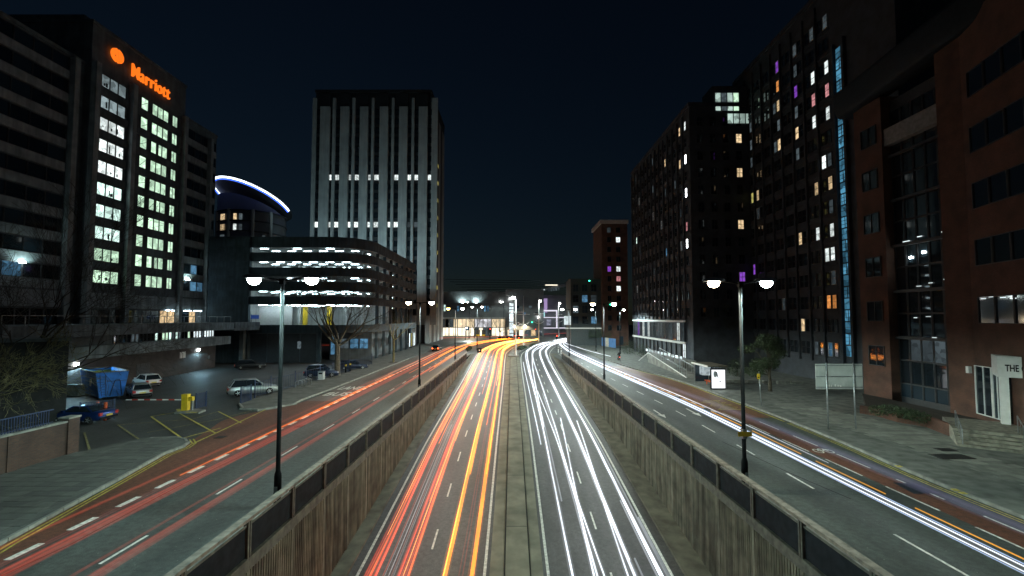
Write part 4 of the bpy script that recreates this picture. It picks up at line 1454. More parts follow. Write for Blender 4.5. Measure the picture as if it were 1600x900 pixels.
hd_ = thing('hoarding', 'blue site hoarding on the pavement in front of the brick tower', 'hoarding', (0, 0, 0))
hp = [px(926, 528.5), px(931, 534), px(941, 541), px(962, 544.5)]
hp_m = mat('hoarding_blue', (.08, .20, .42), .6, var=.2, scale=1)
for a, c in zip(hp, hp[1:]):
    a, c = Vector(a), Vector(c)
    n_ = max(1, int((c - a).length / 2.0))
    for i in range(n_):
        s, e_ = a + (c - a) * (i / n_), a + (c - a) * ((i + 1) / n_)
        d = (e_ - s); rzz = math.atan2(d.y, d.x)
        MB().box(.02, d.length - .02, 0, .06, .12, 2.6).build('hoarding_board', hp_m if i != 1 else mat('hoarding_pale', (.5, .47, .36), .6), hd_, (s.x, s.y, 0), rzz)
b = MB()
for i in range(500):
    t_ = RND.random()
    x = 22.6 + RND.random() * 6.2; y = 131 + RND.random() * 3 + (28.8 - x) * .3; z = 2.4 + abs(RND.gauss(0, 1.2))
    a = RND.random() * 6.28; s_ = .16
    b.quad((x, y, z), (x + s_ * math.cos(a), y, z + s_ * .4), (x + s_ * math.cos(a), y + .08, z + s_), (x - .05, y, z + s_))
sh = thing('shrub', 'leafy shrub growing behind the blue hoarding', 'shrub', (25.6, 132, .1))
o = b.build('foliage', M['leaf'], sh, (-25.6, -132, -.1))
b = MB(); b.tube([(0, 0, 0), (.2, .1, 1.2), (-.1, .2, 3)], [.1, .07, .03], 6); b.build('stem', M['bark'], sh)

# ================================================================== RIGHT: DARK APARTMENT BLOCKS
def pick_lit(world_pts, lits):
    """for every (u, v, emission, radius) the window that shows nearest to that point of the photograph"""
    out = {}
    for u, v, e, *r in lits:
        best, bd = None, 1e9
        for i, p in enumerate(world_pts):
            a, c = proj(*p)
            d = (a - u) ** 2 + (c - v) ** 2
            if d < bd: best, bd = i, d
        if bd < 30 ** 2 and best not in out:
            out[best] = e
    return out


def block_windows(parent, mat_w, cells, lits):
    pts = [tuple(mat_w @ Vector((x + w / 2, y, z + h / 2))) for (x, y, z, w, h, rz) in cells]
    lit = pick_lit(pts, lits)
    for i, (x, y, z, w, h, rz) in enumerate(cells):
        m_ = E[lit[i]] if i in lit else (M['glass2'] if RND.random() < .25 else M['glass'])
        pane(parent, x, z, w, h, y, m_, 0 if w < 1 else 1, 1, frame=M['frame_l'] if i in lit and RND.random() < .3 else None, rz=rz)


# block A: face at world x=30 (y 112 -> 75), and end face looking at the camera
bA = thing('apartment_block', 'dark apartment block with bright corner windows behind the bus shelter', 'building', (30, 112.5, 0), -PI / 2)
mA = Matrix.Translation((30, 112.5, 0)) @ Matrix.Rotation(-PI / 2, 4, 'Z')
LA = 37.0
MB().box(0, LA, 0, 24, 0, 44.0).build('wall', M['dark_brick'], bA)
MB().box(-.2, LA + .2, -.2, 24, 44.0, 44.7).build('parapet', M['dark_brick'], bA)
cells = []
for k in range(12):
    z = 8.4 + k * 2.93
    for i in range(14):
        x = 1.0 + i * 2.6
        cells.append((x, -.02, z, .85, 1.6, 0))
        if k == 0:
            MB().box(x - .75, x - .45, -.3, -.003, 8.0, 43.4).build('brick_pier', M['dark_brick'], bA)
    MB().box(.3, LA - .2, -.12, -.006, z - .55, z - .3).build('floor_band', M['dark_brick'], bA)
for k in range(12):
    z = 8.4 + k * 2.93
    for j in range(5):
        cells.append((LA + .02, 1.2 + j * 2.2, z, 1.0, 1.6, PI / 2))
litA = [(1073, 198, 'win_white'), (1063, 202, 'win_warm'), (1074, 250, 'win_flood'), (1066, 254, 'win_warm'), (1076, 309, 'win_flood'), (1078, 393, 'win_flood'), (1067, 396, 'win_dim'), (1078, 365, 'win_pink'),
        (1036, 254, 'win_warm'), (1019, 247, 'win_dim'), (991, 275, 'win_dim'), (998, 312, 'win_dim'), (1020, 293, 'win_dim'), (1041, 300, 'win_dim'), (1054, 292, 'win_dim'), (993, 376, 'win_cool'), (999, 394, 'win_dim'), (1043, 402, 'win_blue'), (1021, 338, 'win_dim'), (995, 457, 'win_dim'), (1013, 456, 'win_dim'), (1044, 479, 'win_dim'), (1022, 414, 'win_dim'),
        (1149, 209, 'win_warm'), (1150, 263, 'win_warm'), (1153, 343, 'win_warm'), (1157, 423, 'win_purple'), (1060, 330, 'win_dim'), (1033, 350, 'win_dim')]
block_windows(bA, mA, cells, litA)
# glazed first-floor strip, entrance and rooftop room
for i in range(17):
    e = RND.choice(['win_dim', None, None, 'win_dim', None])
    if i in (4, 6): e = 'win_white'
    if i == 2: e = 'win_purple'
    if i == 15: e = 'win_white'
    pane(bA, 1.5 + i * 1.95, 4.2, 1.55, 3.2, -.45, E[e] if e else M['glass2'], 1, 0)
MB().box(1.2, 35, -.6, -.43, 7.5, 7.8).build('strip_head', M['frame_l'], bA)
MB().box(1.2, 35, -.7, -.43, 3.75, 4.1).build('strip_sill', M['frame_l'], bA)
for i in range(12):
    MB().box(3 + i * 2.6, 3.3 + i * 2.6, -.25, -.003, .2, 3.7).build('pilaster', M['tower_wall'], bA)
pane(bA, 33.6, 1.4, 1.5, 2.5, -.5, E['shop'], 1, 1)
rt_m = emit('roof_room_glow', (.75, 1.0, .9), .5, .3, .6, 1.2)
for i in range(4):
    pane(bA, 37.1, 43.2, 1.0, 3.2, 4.4 + i * 1.02, [rt_m, E['win_dim'], rt_m, E['win_green'], rt_m][i], 0, 1, rz=PI / 2)
for i in range(4):
    pane(bA, 37.12, 41.0, 1.0, 1.8, 6.4 + i * 1.02, rt_m, 0, 0, rz=PI / 2)
MB().box(33, 36.98, 4.0, 10.5, 44.0, 47.6).build('roof_room', M['dark_brick'], bA)

# block B: face at world x=40 (y 79 -> 49)
bB = thing('apartment_block', 'tall dark apartment block with scattered lit windows and blue stair strip', 'building', (40, 80, 0), -PI / 2)
mB = Matrix.Translation((40, 80, 0)) @ Matrix.Rotation(-PI / 2, 4, 'Z')
LB = 34.0
MB().box(0, LB, 0, 22, 0, 50.0).build('wall', M['dark_brick'], bB)
MB().box(-.2, LB + .2, -.2, 22, 50.0, 50.7).build('parapet', M['dark_brick'], bB)
cells = []
for k in range(15):
    z = 3.4 + k * 2.98
    for i in range(9):
        x = 1.3 + i * 2.62
        cells.append((x, -.02, z, .84, 1.75, 0)); cells.append((x + 1.0, -.02, z, .84, 1.75, 0))
        if k == 0:
            MB().box(x - .55, x - .25, -.28, -.003, 2.6, 49).build('brick_pier', M['dark_brick'], bB)
    MB().box(.3, 24.4, -.11, -.006, z - .55, z - .3).build('floor_band', M['dark_brick'], bB)
litB = [(1275, 50, 'win_dim'), (1290, 37, 'win_dim'), (1243, 78, 'win_dim'), (1212, 105, 'win_purple'), (1213, 136, 'win_orange'), (1214, 166, 'win_warm'), (1206, 172, 'win_dim'), (1215, 198, 'win_dim'), (1207, 232, 'win_dim'), (1216, 229, 'win_warm'), (1243, 111, 'win_dim'), (1242, 143, 'win_purple'), (1246, 176, 'win_dim'), (1246, 209, 'win_warm'), (1247, 243, 'win_dim'),
        (1276, 120, 'win_white'), (1290, 109, 'win_white'), (1280, 155, 'win_pink'), (1292, 146, 'win_pink'), (1279, 189, 'win_white'), (1292, 182, 'win_white'), (1284, 261, 'win_white'), (1298, 255, 'win_dim'), (1284, 297, 'win_warm'), (1297, 292, 'win_warm'), (1174, 196, 'win_dim'), (1174, 225, 'win_dim'), (1175, 252, 'win_dim'), (1176, 308, 'win_yellow'), (1184, 306, 'win_warm'),
        (1286, 369, 'win_white'), (1299, 366, 'win_white'), (1288, 405, 'win_white'), (1301, 403, 'win_white'), (1251, 377, 'win_warm'), (1184, 335, 'win_dim'), (1298, 328, 'win_dim'), (1291, 479, 'win_orange'), (1304, 478, 'win_orange'), (1256, 512, 'win_warm'), (1223, 478, 'win_dim'), (1181, 421, 'win_purple'), (1160, 531, 'win_white'), (1304, 444, 'win_dim'), (1273, 550, 'win_dim'), (1294, 548, 'win_blue')]
block_windows(bB, mB, cells, litB)
# blue stair glazing: stacked panes
for k in range(27):
    z = 3.6 + k * 1.40
    pane(bB, 25.3, z, 1.3, 1.36, -.05, E['stair_blue'], k % 2, 1 + k % 2)
MB().box(24.9, 25.28, -.4, -.003, 2.5, 42).build('stair_fin', M['dark_brick'], bB)
MB().box(26.62, 27.0, -.4, -.003, 2.5, 42).build('stair_fin', M['dark_brick'], bB)

# ================================================================== RIGHT: BRICK OFFICE WITH WHITE ENTRANCE
bo = thing('brick_office', 'red brick office building with dark curtain glazing and white entrance sign', 'building', (35.4, 46.2, 0), -PI / 2)
# local x = 46.2 - world y, local -y faces the road
ZG = 1.0
MB().box(0, 3.4, 0, 12, 0, 29.5).build('brick_pier', M['red_brick'], bo)
MB().box(3.4, 9.3, .9, 12, 0, 29).build('glazing_back', M['frame'], bo)
MB().box(9.3, 11.4, -.25, 12, 0, 31.0).build('brick_pier', M['red_brick'], bo)
for k in range(6):
    z = 3.0 + k * 4.3
    pane(bo, .9, z + .6, 1.9, 1.95, -.03, M['glass'], 1)
    for i in range(5):
        for j, (dz, hh) in enumerate(((0, 2.1), (2.15, 2.1))):
            e = None
            if k == 0 and i in (1, 2, 3) and j == 1: e = E['win_dim']
            pane(bo, 3.45 + i * 1.17, z - .8 + dz, 1.13, hh, .86, e or M['glass'], 0)
    if k:
        MB().box(3.42, 9.28, .5, .78, z - 1.05, z - .82).build('floor_rail', M['frame'], bo)
for i in range(5):
    pane(bo, 3.45 + i * 1.17, .9, 1.13, 1.28, .86, M['glass2'], 0)
MB().box(3.4, 9.3, .2, .86, 24.6, 26.2).build('louvre_band', mat('pale_louvre', (.2, .21, .21), .6), bo)
# lights inside the glazing
for x, z in ((5.0, 13.6), (6.3, 13.9), (4.6, 10.6), (5.6, 11.0), (6.8, 11.2), (8.2, 11.4), (8.6, 8.3), (5.2, 8.2), (6.4, 8.3), (8.4, 6.6), (5.6, 6.4), (6.9, 6.5), (8.2, 15.4), (4.4, 15.2), (5.9, 15.4)):
    big = z in (13.6, 13.9)
    MB().box(x, x + (.22 if big else RND.uniform(.2, .7)), .74, .80, z, z + (.18 if big else .07)).build('interior_lamp', E['lamp_cool'] if big else E['shop'], bo)
# curved metal eaves
b = MB(); b.smooth = True
b.loft([[(-1.2, -.6 - .6 * math.sin(i / 10 * PI / 2), 29.3 + 2.5 * (1 - math.cos(i / 10 * PI / 2))) for i in range(11)] + [(-1.2, 1.0, 32.2), (-1.2, 1.0, 29.3)],
        [(24, -.6 - .6 * math.sin(i / 10 * PI / 2), 31.3 + 2.5 * (1 - math.cos(i / 10 * PI / 2))) for i in range(11)] + [(24, 1.0, 34.2), (24, 1.0, 31.3)]])
b.build('eaves', mat('metal_roof', (.016, .022, .028), .7, .0, var=.2, spec=.2), bo)
# angled right bay
bay_o = obj('angled_bay', MB().box(0, 16, 0, 9, 0, 31.2).mesh('angled_bay', M['red_brick']), bo, (11.4, -.24, 0), rad(-16))
for k in range(6):
    z = 3.0 + k * 4.3
    if k == 0: continue
    for i in range(5):
        pane(bay_o, .8 + i * 1.75, z + .5, 1.7, 2.0, -.03, M['glass2'] if k == 1 else M['glass'], 0)
for x, z in ((1.1, 9.6), (1.9, 9.7), (3.0, 9.6), (3.9, 9.5)):
    MB().box(x, x + .5, -.06, -.034, z, z + .07).build('interior_lamp', E['shop'], bay_o)
# white framed entrance window
pane(bay_o, .25, 1.05, 1.7, 3.6, -.12, M['glass'], 1, 0, frame=M['whitep'])
pane(bay_o, 2.0, 1.05, .9, 3.6, -.12, M['glass2'], 1, 0, frame=M['whitep'])
# portico with name board
port = thing('entrance_portico', 'white entrance portico with black lettering at the right edge', 'portico', (0, 0, 0))
porto = px(1556, 600, 3.3)
PY = 31.2
PX0 = (1553 - 800) / 711 * PY
zt = CAM_H - (556 - 497) * PY / 711; zb_ = CAM_H - (588 - 497) * PY / 711
prz = rad(-16)
port.location = (PX0, PY, 0); port.rotation_euler = (0, 0, -PI / 2 + rad(50))
MB().box(0, 6.0, 0, 2.4, zb_, zt).build('name_board', M['whitep'], port)
MB().box(.12, .55, .3, .8, 1.0, zb_).build('column', M['whitep'], port)
MB().box(1.95, 2.4, .3, .8, 1.0, zb_).build('column', M['whitep'], port)
me, w = text_mesh('THE C', .62, M['black'], .012, .014)
o = obj('lettering', me, port, (.36, -.02, zb_ + .42)); o.rotation_euler = (PI / 2, 0, 0); o.scale = (.98 / w, 1.0, 1)
MB().box(.6, 1.9, .9, .96, 1.0, zb_ - .1).build('glass_door', M['glass'], port)

# entrance landing, steps, planter
steps = thing('entrance_steps', 'stone steps with metal handrails up to the white entrance', 'steps', (0, 0, 0))
s0 = Vector(px(1496, 697, .12)); 
sd = Vector((.80, -.60)); sn = Vector((.60, .80))          # along the risers, and inward (up)
for i in range(5):
    a = s0 + sn * (.38 * i) ; c = a + sd * 9; e_ = c + sn * (6 - .38 * i); f_ = a + sn * (6 - .38 * i)
    MB().prism([tuple(a), tuple(c), tuple(e_), tuple(f_)], .1 + .17 * i, .1 + .17 * (i + 1)).build('step', mat('worn_step_stone', (.22, .21, .17), .85, var=.4, scale=3, bump=.4), steps)
for off in (0.25, 3.1):
    base = s0 + sd * off
    b = MB(); b.smooth = True
    a0 = base + sn * .05; a1 = base + sn * 2.3
    b.tube([(a0.x, a0.y, .1), (a0.x, a0.y, 1.2), (a0.x + sn.x * .1, a0.y + sn.y * .1, 1.25), (a1.x, a1.y, 2.0), (a1.x, a1.y, .9)], .032, 8)
    b.build('handrail', M['galv'], steps)
    for t_ in (.25, .5, .75):
        p_ = a0 + (a1 - a0) * t_
        MB().tube([(p_.x, p_.y, .2), (p_.x, p_.y, 1.25 + .75 * t_)], .018, 6).build('baluster', M['steel'], steps)
pl_ = thing('brick_planter', 'low red brick planter with green shrubs in front of the office', 'planter', (0, 0, 0))
pa = [px(*p) for p in ((1343, 648), (1368, 652), (1402, 662), (1448, 670), (1492, 688))]
for i in range(len(pa) - 1):
    a, c = Vector(pa[i]), Vector(pa[i + 1])
    d = (c - a).normalized(); nn = Vector((-d.y, d.x))
    if nn.x < 0: nn = -nn
    hgt = .95 if i > 2 else .78
    MB().prism([tuple(a), tuple(c), tuple(c + nn * .24), tuple(a + nn * .24)], .1, hgt).build('planter_wall', M['red_brick'], pl_)
soil_p = [tuple(Vector(p) + Vector((.22, .05))) for p in pa] + [(35.3, 33.2), (35.3, 46.3), (31.2, 40.6)]
MB().prism(soil_p, .05, .62).build('soil', M['soil'], pl_)


def leaf_cloud(b, c, rx_, ry_, rz_, n, size, shell=.5):
    for _ in range(n):
        while True:
            p = Vector((RND.uniform(-1, 1), RND.uniform(-1, 1), RND.uniform(-1, 1)))
            if shell < p.length <= 1 or (p.length <= 1 and RND.random() < .25): break
        q = Vector((c[0] + p.x * rx_, c[1] + p.y * ry_, c[2] + p.z * rz_))
        a = Vector((RND.gauss(0, 1), RND.gauss(0, 1), RND.gauss(0, 1))).normalized()
        t = a.cross(Vector((RND.gauss(0, 1), RND.gauss(0, 1), RND.gauss(0, 1)))).normalized()
        s = size * RND.uniform(.6, 1.3)
        b.add([q - a * s, q + t * s * .5, q + a * s, q - t * s * .5], [(0, 1, 2, 3)])


for i, (u, v) in enumerate(((1374, 642), (1392, 640), (1408, 645), (1424, 648), (1436, 652))):
    x, y = px(u, v, .9)
    sh = thing('planter_shrub', ['bushy green shrub at the left end of the brick planter', 'dark low shrub second from the left in the planter', 'rounded green shrub in the middle of the planter', 'spreading shrub right of the middle of the planter', 'small bright shrub at the right end of the planter'][i], 'shrub', (x, y, .6), 0, 'shrubs in the brick planter')
    b = MB(); leaf_cloud(b, (0, 0, .32), .75, .7, .45, 420, .07); b.build('foliage', M['leaf'] if i % 2 == 0 else M['leaf_d'], sh)
    b = MB(); b.tube([(0, 0, -.05), (.05, 0, .3)], [.04, .02], 5); b.build('stem', M['bark'], sh)
# wall lamp on the office pier
b = MB(); b.box(11.0, 11.2, -.55, -.27, 4.0, 4.5); b.build('wall_light', M['whitep'], bo)

# ================================================================== RIGHT PAVEMENT FURNITURE
def sign_back():
    x, y = px(1314, 672)
    t = thing('road_sign', 'large road sign seen from its grey back on two posts', 'road sign', (x, y, .1))
    k = y / 711.0
    z0, z1 = CAM_H - (609 - 497) * k, CAM_H - (570 - 497) * k
    w = 73 * k
    z1 = z0 + (z1 - z0)
    MB().box(-w / 2, w / 2, 0, .03, z0, z1).build('sign_plate', mat('sign_back_grey', (.40, .43, .42), .45, .3, var=.15, scale=1.5), t)
    for z in (z0 + .12, (z0 + z1) / 2 - .02, z1 - .14):
        MB().box(-w / 2, w / 2, -.05, -.003, z, z + .05).build('stiffener', M['steel'], t)
    for xx in (-1.0, 1.0):
        b = MB(); b.smooth = True; b.tube([(xx, -.11, 0), (xx, -.11, z1 + .08)], .055, 10); b.build('post', M['galv'], t)
    for i in range(7):
        xx = RND.uniform(-.9, .4)
        MB().box(xx, xx + RND.uniform(.04, .12), -.058, -.053, z0 + .16 + RND.uniform(0, .1), z0 + .26 + RND.uniform(0, .1)).build('sticker', M['whitep'], t)


sign_back()

# bus shelter with backlit advert
x, y = px(1120, 610)
bs = thing('bus_shelter', 'glass bus shelter with a flat roof and orange bench on the right pavement', 'bus shelter', (x, y, .1))
MB().box(-1.0, 1.3, -.1, 4.6, 2.55, 2.68).build('roof', mat('shelter_roof', (.10, .085, .06), .7, var=.3), bs)
MB().box(-1.05, -1.0, -.1, 4.6, 2.5, 2.7).build('roof_edge', M['whitep'], bs)
for yy in (1.2, 2.8, 4.4):
    MB().box(1.02, 1.1, yy - .04, yy + .04, 0, 2.55).build('post', M['steel'], bs)
for i in range(3):
    MB().box(1.05, 1.065, .1 + i * 1.5, 1.5 + i * 1.5, .3, 2.3).build('glass_panel', M['glass2'], bs)
MB().box(-.7, 1.0, 4.5, 4.52, .3, 2.4).build('glass_panel', M['glass2'], bs)
MB().box(-.72, -.64, 4.42, 4.52, 0, 2.55).build('post', M['steel'], bs)
MB().box(.3, .85, 1.4, 4.0, .48, .58).build('bench', M['orange_p'], bs)
for yy in (1.5, 3.9):
    MB().box(.5, .6, yy, yy + .08, 0, .48).build('bench_leg', M['orange_p'], bs)
MB().box(-.2, .75, 3.2, 4.2, 1.2, 2.2).build('timetable', emit('timetable_glow', (.8, .95, 1), .5, 0, .5, 3), bs)
MB().box(-.9, 1.2, .5, 3.8, 2.49, 2.548).build('roof_light', emit('shelter_light', (.9, 1, .85), .6), bs)
ad = thing('advert_panel', 'backlit white advert panel at the end of the bus shelter', 'advert panel', (x, y - .35, .1))
MB().box(-.85, .85, -.09, .09, .08, 2.42).build('case', M['black'], ad)
MB().box(-.75, .75, -.13, -.092, .22, 2.28).build('poster', E['ad'], ad)
dk = mat('poster_ink', (.04, .05, .08), .6); dg_ = mat('poster_grey', (.45, .48, .52), .6)
b = MB(); b.add([(math.cos(a) * .20 - .35, -.134, 1.75 + math.sin(a) * .32) for a in [2*PI*k/16 for k in range(16)]], [tuple(range(16))]); b.build('poster_shape', dg_, ad)
b = MB(); b.tube([(-.55, -.135, 1.9), (-.42, -.135, 2.1), (-.2, -.135, 2.0), (-.12, -.135, 1.6), (-.02, -.135, 1.35)], [.02, .03, .05, .06, .02], 5); b.build('poster_shape', dk, ad)
b = MB(); b.box(.12, .24, -.137, -.133, .92, 1.06); b.build('poster_shape', dk, ad)
add_spot(ad, (0, -.4, 1.3), 40, (.9, .97, 1), rad(170), .4, (0, -1, -.6))

x, y = px(1190, 637)
t = thing('bus_stop_pole', 'leaning bus stop pole with small yellow flag beside the kerb', 'bus stop', (x, y, .1))
b = MB(); b.smooth = True; b.tube([(0, 0, 0), (-.18, 0, 3.2)], .05, 8); b.build('pole', M['galv'], t)
MB().box(-.36, -.1, -.05, -.02, 2.5, 3.0).build('flag', M['yellow'], t)
MB().box(-.3, -.16, -.055, -.051, 2.62, 2.72).build('flag_symbol', M['black'], t)

# ramp and stairs with white handrails beside block A
rp = thing('access_ramp', 'access ramp with white handrail and grey balustrade behind the pavement', 'ramp', (0, 0, 0))
ra, rb_ = Vector((23.6, 62.0)), Vector((25.0, 84.0))
d = (rb_ - ra).normalized(); nn = Vector((d.y, -d.x))
b = MB()
b.add([(ra.x, ra.y, .1), (ra.x + nn.x * 2, ra.y + nn.y * 2, .1), (rb_.x + nn.x * 2, rb_.y + nn.y * 2, .1), (rb_.x, rb_.y, .1), (ra.x, ra.y, .14), (ra.x + nn.x * 2, ra.y + nn.y * 2, .14), (rb_.x + nn.x * 2, rb_.y + nn.y * 2, 1.7), (rb_.x, rb_.y, 1.7)],
      [(3, 2, 1, 0), (4, 5, 6, 7), (0, 1, 5, 4), (1, 2, 6, 5), (2, 3, 7, 6), (3, 0, 4, 7)])
b.build('ramp_slab', M['concrete'], rp)
for i in range(22):
    t_ = i / 21
    p_ = ra + (rb_ - ra) * t_
    zz = .14 + 1.56 * t_
    MB().tube([(p_.x, p_.y, zz - .05), (p_.x, p_.y, zz + 1.0)], .03, 5).build('baluster', M['galv'], rp)
    q_ = p_ + nn * 2
    MB().tube([(q_.x, q_.y, zz - .05), (q_.x, q_.y, zz + 1.0)], .035, 5).build('baluster', M['galv'], rp)
MB().tube([(ra.x, ra.y, .16), (rb_.x, rb_.y, 1.85)], .07, 6).build('white_edge', M['whitep'], rp)
MB().tube([(ra.x, ra.y, 1.15), (rb_.x, rb_.y, 2.75)], .04, 6).build('handrail', M['steel'], rp)
MB().tube([(ra.x + nn.x * 2, ra.y + nn.y * 2, 1.15), (rb_.x + nn.x * 2, rb_.y + nn.y * 2, 2.75)], .05, 6).build('handrail', M['galv'], rp)
MB().tube([(rb_.x, rb_.y, 1.85), (rb_.x - .8, rb_.y + 3.4, .1)], .07, 6).build('white_edge', M['whitep'], rp)
for i in range(11):
    t_ = i / 10
    MB().box(27.2 + t_ * .2, 27.3 + t_ * .2, 92 - 18 * t_, 92.9 - 18 * t_, 1.55, 2.0).build('step_light', E['shop'], rp)
b = MB().prism([(27.4, 74), (29.8, 74), (29.8, 93), (27.4, 93)], .1, 1.3); b.build('landing', M['concrete'], rp)
x, y = px(1062, 582)
t = thing('marker_post', 'thin grey post in front of the access ramp', 'post', (x, y, .1))
b = MB(); b.smooth = True; b.tube([(0, 0, 0), (0, 0, 2.6)], .05, 8); b.build('pole', M['galv'], t); MB().box(-.12, .12, -.08, -.05, 2.3, 2.65).build('plate', M['steel'], t)

# cyclist waiting by the kerb near the second right lamp
x, y = px(967, 565)
bike = thing('bicycle', 'bicycle with red rear light under the rider on the right street', 'bicycle', (x, y, 0.0), rad(8))
for yy in (-.52, .52):
    b = MB(); b.smooth = True
    b.tube([(0, yy + math.cos(2*PI*k/18) * .33, .35 + math.sin(2*PI*k/18) * .33) for k in range(19)], .025, 5); b.build('wheel', M['rubber'], bike)
b = MB()
for p, q in (((0, -.52, .35), (0, -.1, .32)), ((0, -.1, .32), (0, -.22, .9)), ((0, -.22, .82), (0, .36, .85)), ((0, -.1, .32), (0, .36, .85)), ((0, -.52, .35), (0, -.2, .82)), ((0, .52, .35), (0, .36, .95)), ((-.25, .34, 1.02), (.25, .34, 1.02))):
    b.tube([p, q], .022, 5)
b.build('frame', M['black'], bike)
MB().box(-.07, .07, -.38, -.12, .92, .98).build('saddle', M['rubber'], bike)
MB().box(-.03, .03, -.42, -.38, .8, .86).build('rear_light', E['red'], bike)


def skin_body(name, verts, edges, radii, mt, parent, sub=2):
    me = bpy.data.meshes.new(name)
    me.from_pydata(verts, edges, [])
    o = obj(name, me, parent)
    md = o.modifiers.new('skin', 'SKIN')
    for i, r in enumerate(radii):
        sv = me.skin_vertices[0].data[i]
        sv.radius = (r, r) if not isinstance(r, tuple) else r
    me.skin_vertices[0].data[0].use_root = True
    sm = o.modifiers.new('sub', 'SUBSURF'); sm.levels = 1; sm.render_levels = 1
    me.materials.append(mt)
    return o


rider = thing('person', 'person in dark coat sitting on a bicycle at the kerb', 'person', (x, y, 0.0), rad(8))
V = [(0, -.25, 1.02), (0, -.16, 1.25), (0, -.02, 1.48), (0, .03, 1.58), (0, .06, 1.72),
     (-.19, -.02, 1.45), (-.25, .14, 1.22), (-.22, .32, 1.06), (.19, -.02, 1.45), (.25, .14, 1.22), (.22, .32, 1.06),
     (-.12, -.22, .98), (-.14, .1, .72), (-.14, -.08, .34), (-.14, .06, .26), (.12, -.22, .98), (.14, .12, .82), (.14, .02, .45), (.14, .16, .38)]
Ed = [(0, 1), (1, 2), (2, 3), (3, 4), (2, 5), (5, 6), (6, 7), (2, 8), (8, 9), (9, 10), (0, 11), (11, 12), (12, 13), (13, 14), (0, 15), (15, 16), (16, 17), (17, 18)]
Rr_ = [.16, .17, .17, .07, .11, .075, .055, .04, .075, .055, .04, .10, .075, .05, .04, .10, .075, .05, .04]
skin_body('body', V, Ed, Rr_, mat('dark_coat', (.03, .032, .04), .8, var=.3), rider)
b = MB(); b.smooth = True
b.loft([[(math.cos(2*PI*k/10) * r, .06 + math.sin(2*PI*k/10) * r * 1.15, z) for k in range(10)] for z, r in ((1.70, .128), (1.80, .125), (1.87, .07))]); b.build('helmet', mat('pale_helmet', (.3, .3, .32), .5), rider)

# ================================================================== TRAFFIC SIGNALS AND SIGNS FAR AHEAD
def signal(x, y, h, label, lit='red', rz=0):
    t = thing('traffic_signal', label, 'traffic light', (x, y, .05), rz, 'traffic signals at the junction')
    b = MB(); b.smooth = True; b.tube([(0, 0, 0), (0, 0, h)], .06, 8); b.build('pole', M['black'], t)
    MB().box(-.2, .2, -.17, -.062, h - 1.05, h + .05).build('signal_head', M['black'], t)
    for i, c in enumerate(('red', 'amber', 'green')):
        b = MB(); b.smooth = True
        z = h - .2 - i * .33
        b.loft([[(math.cos(2*PI*k/10) * r, -yy, z + math.sin(2*PI*k/10) * r) for k in range(10)] for yy, r in ((.171, .12), (.20, .10), (.215, .04))])
        b.build('signal_lens', E[c] if c == lit else M['glass'], t)
    return t


for (u, v, h, lab, lit) in ((837, 527, 3.6, 'traffic light showing red between the middle masts', 'red'), (843, 526, 3.4, 'shorter red traffic light right of the middle mast', 'red'),
                            (805, 541, 3.2, 'traffic light at the foot of the nearest mast', 'red'), (766, 531, 4.2, 'traffic light with red lens in front of the mall glass', 'red'),
                            (870, 545, 3.6, 'traffic light on the nose between the curving carriageways', 'red'), (911, 539, 3.4, 'traffic light showing red beside the farthest mast', 'red'), (796, 528, 3.6, 'red traffic light by the banner column', 'red')):
    x, y = px(u, v)
    signal(x, y, h, lab, lit)
x, y = px(749, 561)
t = thing('chevron_sign', 'dark square marker sign on the left parapet end', 'sign', (px(749, 556)[0], px(749, 556)[1], 0))
MB().box(-.05, .05, -.05, .05, 0, .9).build('post', M['steel'], t); MB().box(-.5, .5, -.08, -.05, .7, 1.7).build('plate', M['black'], t); MB().box(-.1, .15, -.1, -.085, 1.1, 1.35).build('symbol', M['whitep'], t)
x, y = px(730, 527)
t = thing('blue_sign', 'small blue road sign on two posts in front of the mall', 'sign', (x, y, 0))
for xx in (-.5, .5): MB().box(xx - .05, xx + .05, -.05, .05, 0, 3.0).build('post', M['steel'], t)
MB().box(-.9, .9, -.1, -.055, 3.0, 4.6).build('plate', mat('sign_blue', (.03, .16, .45), .4), t)
for i, (u, v) in enumerate(((877, 553), (872.5, 551))):
    x, y = px(u, v)
    t = thing('bollard', ['white bollard at the end of the right parapet', 'second white bollard just behind the right parapet end'][i], 'bollard', (x, y, .05))
    MB().cyl(0, 0, 0, 1.3, .14, .12, 10).build('body', M['whitep'], t); MB().cyl(0, 0, .9, 1.05, .15, .15, 10).build('band', M['black'], t)
# low hedge on the median island
for i, (x, y, rx_, ry_) in enumerate(((2.5, 118, 1.0, 5), (6.5, 131, 1.2, 6), (12, 146, 1.4, 6), (-10.9, 116, .7, 6))):
    t = thing('hedge', ['low hedge on the median island just past the nearest mast', 'low hedge on the median island before the middle mast', 'low hedge at the far end of the median island', 'low hedge between the left street and the underpass exit'][i], 'hedge', (x, y, .1), rad(-14 if i < 3 else 0))
    b = MB(); leaf_cloud(b, (0, 0, .45), rx_, ry_, .55, 900, .12, .3); b.build('foliage', M['leaf_d'], t)
    b = MB(); b.tube([(0, -ry_ * .7, .02), (0, ry_ * .7, .1)], .12, 5); b.build('stem', M['bark'], t)

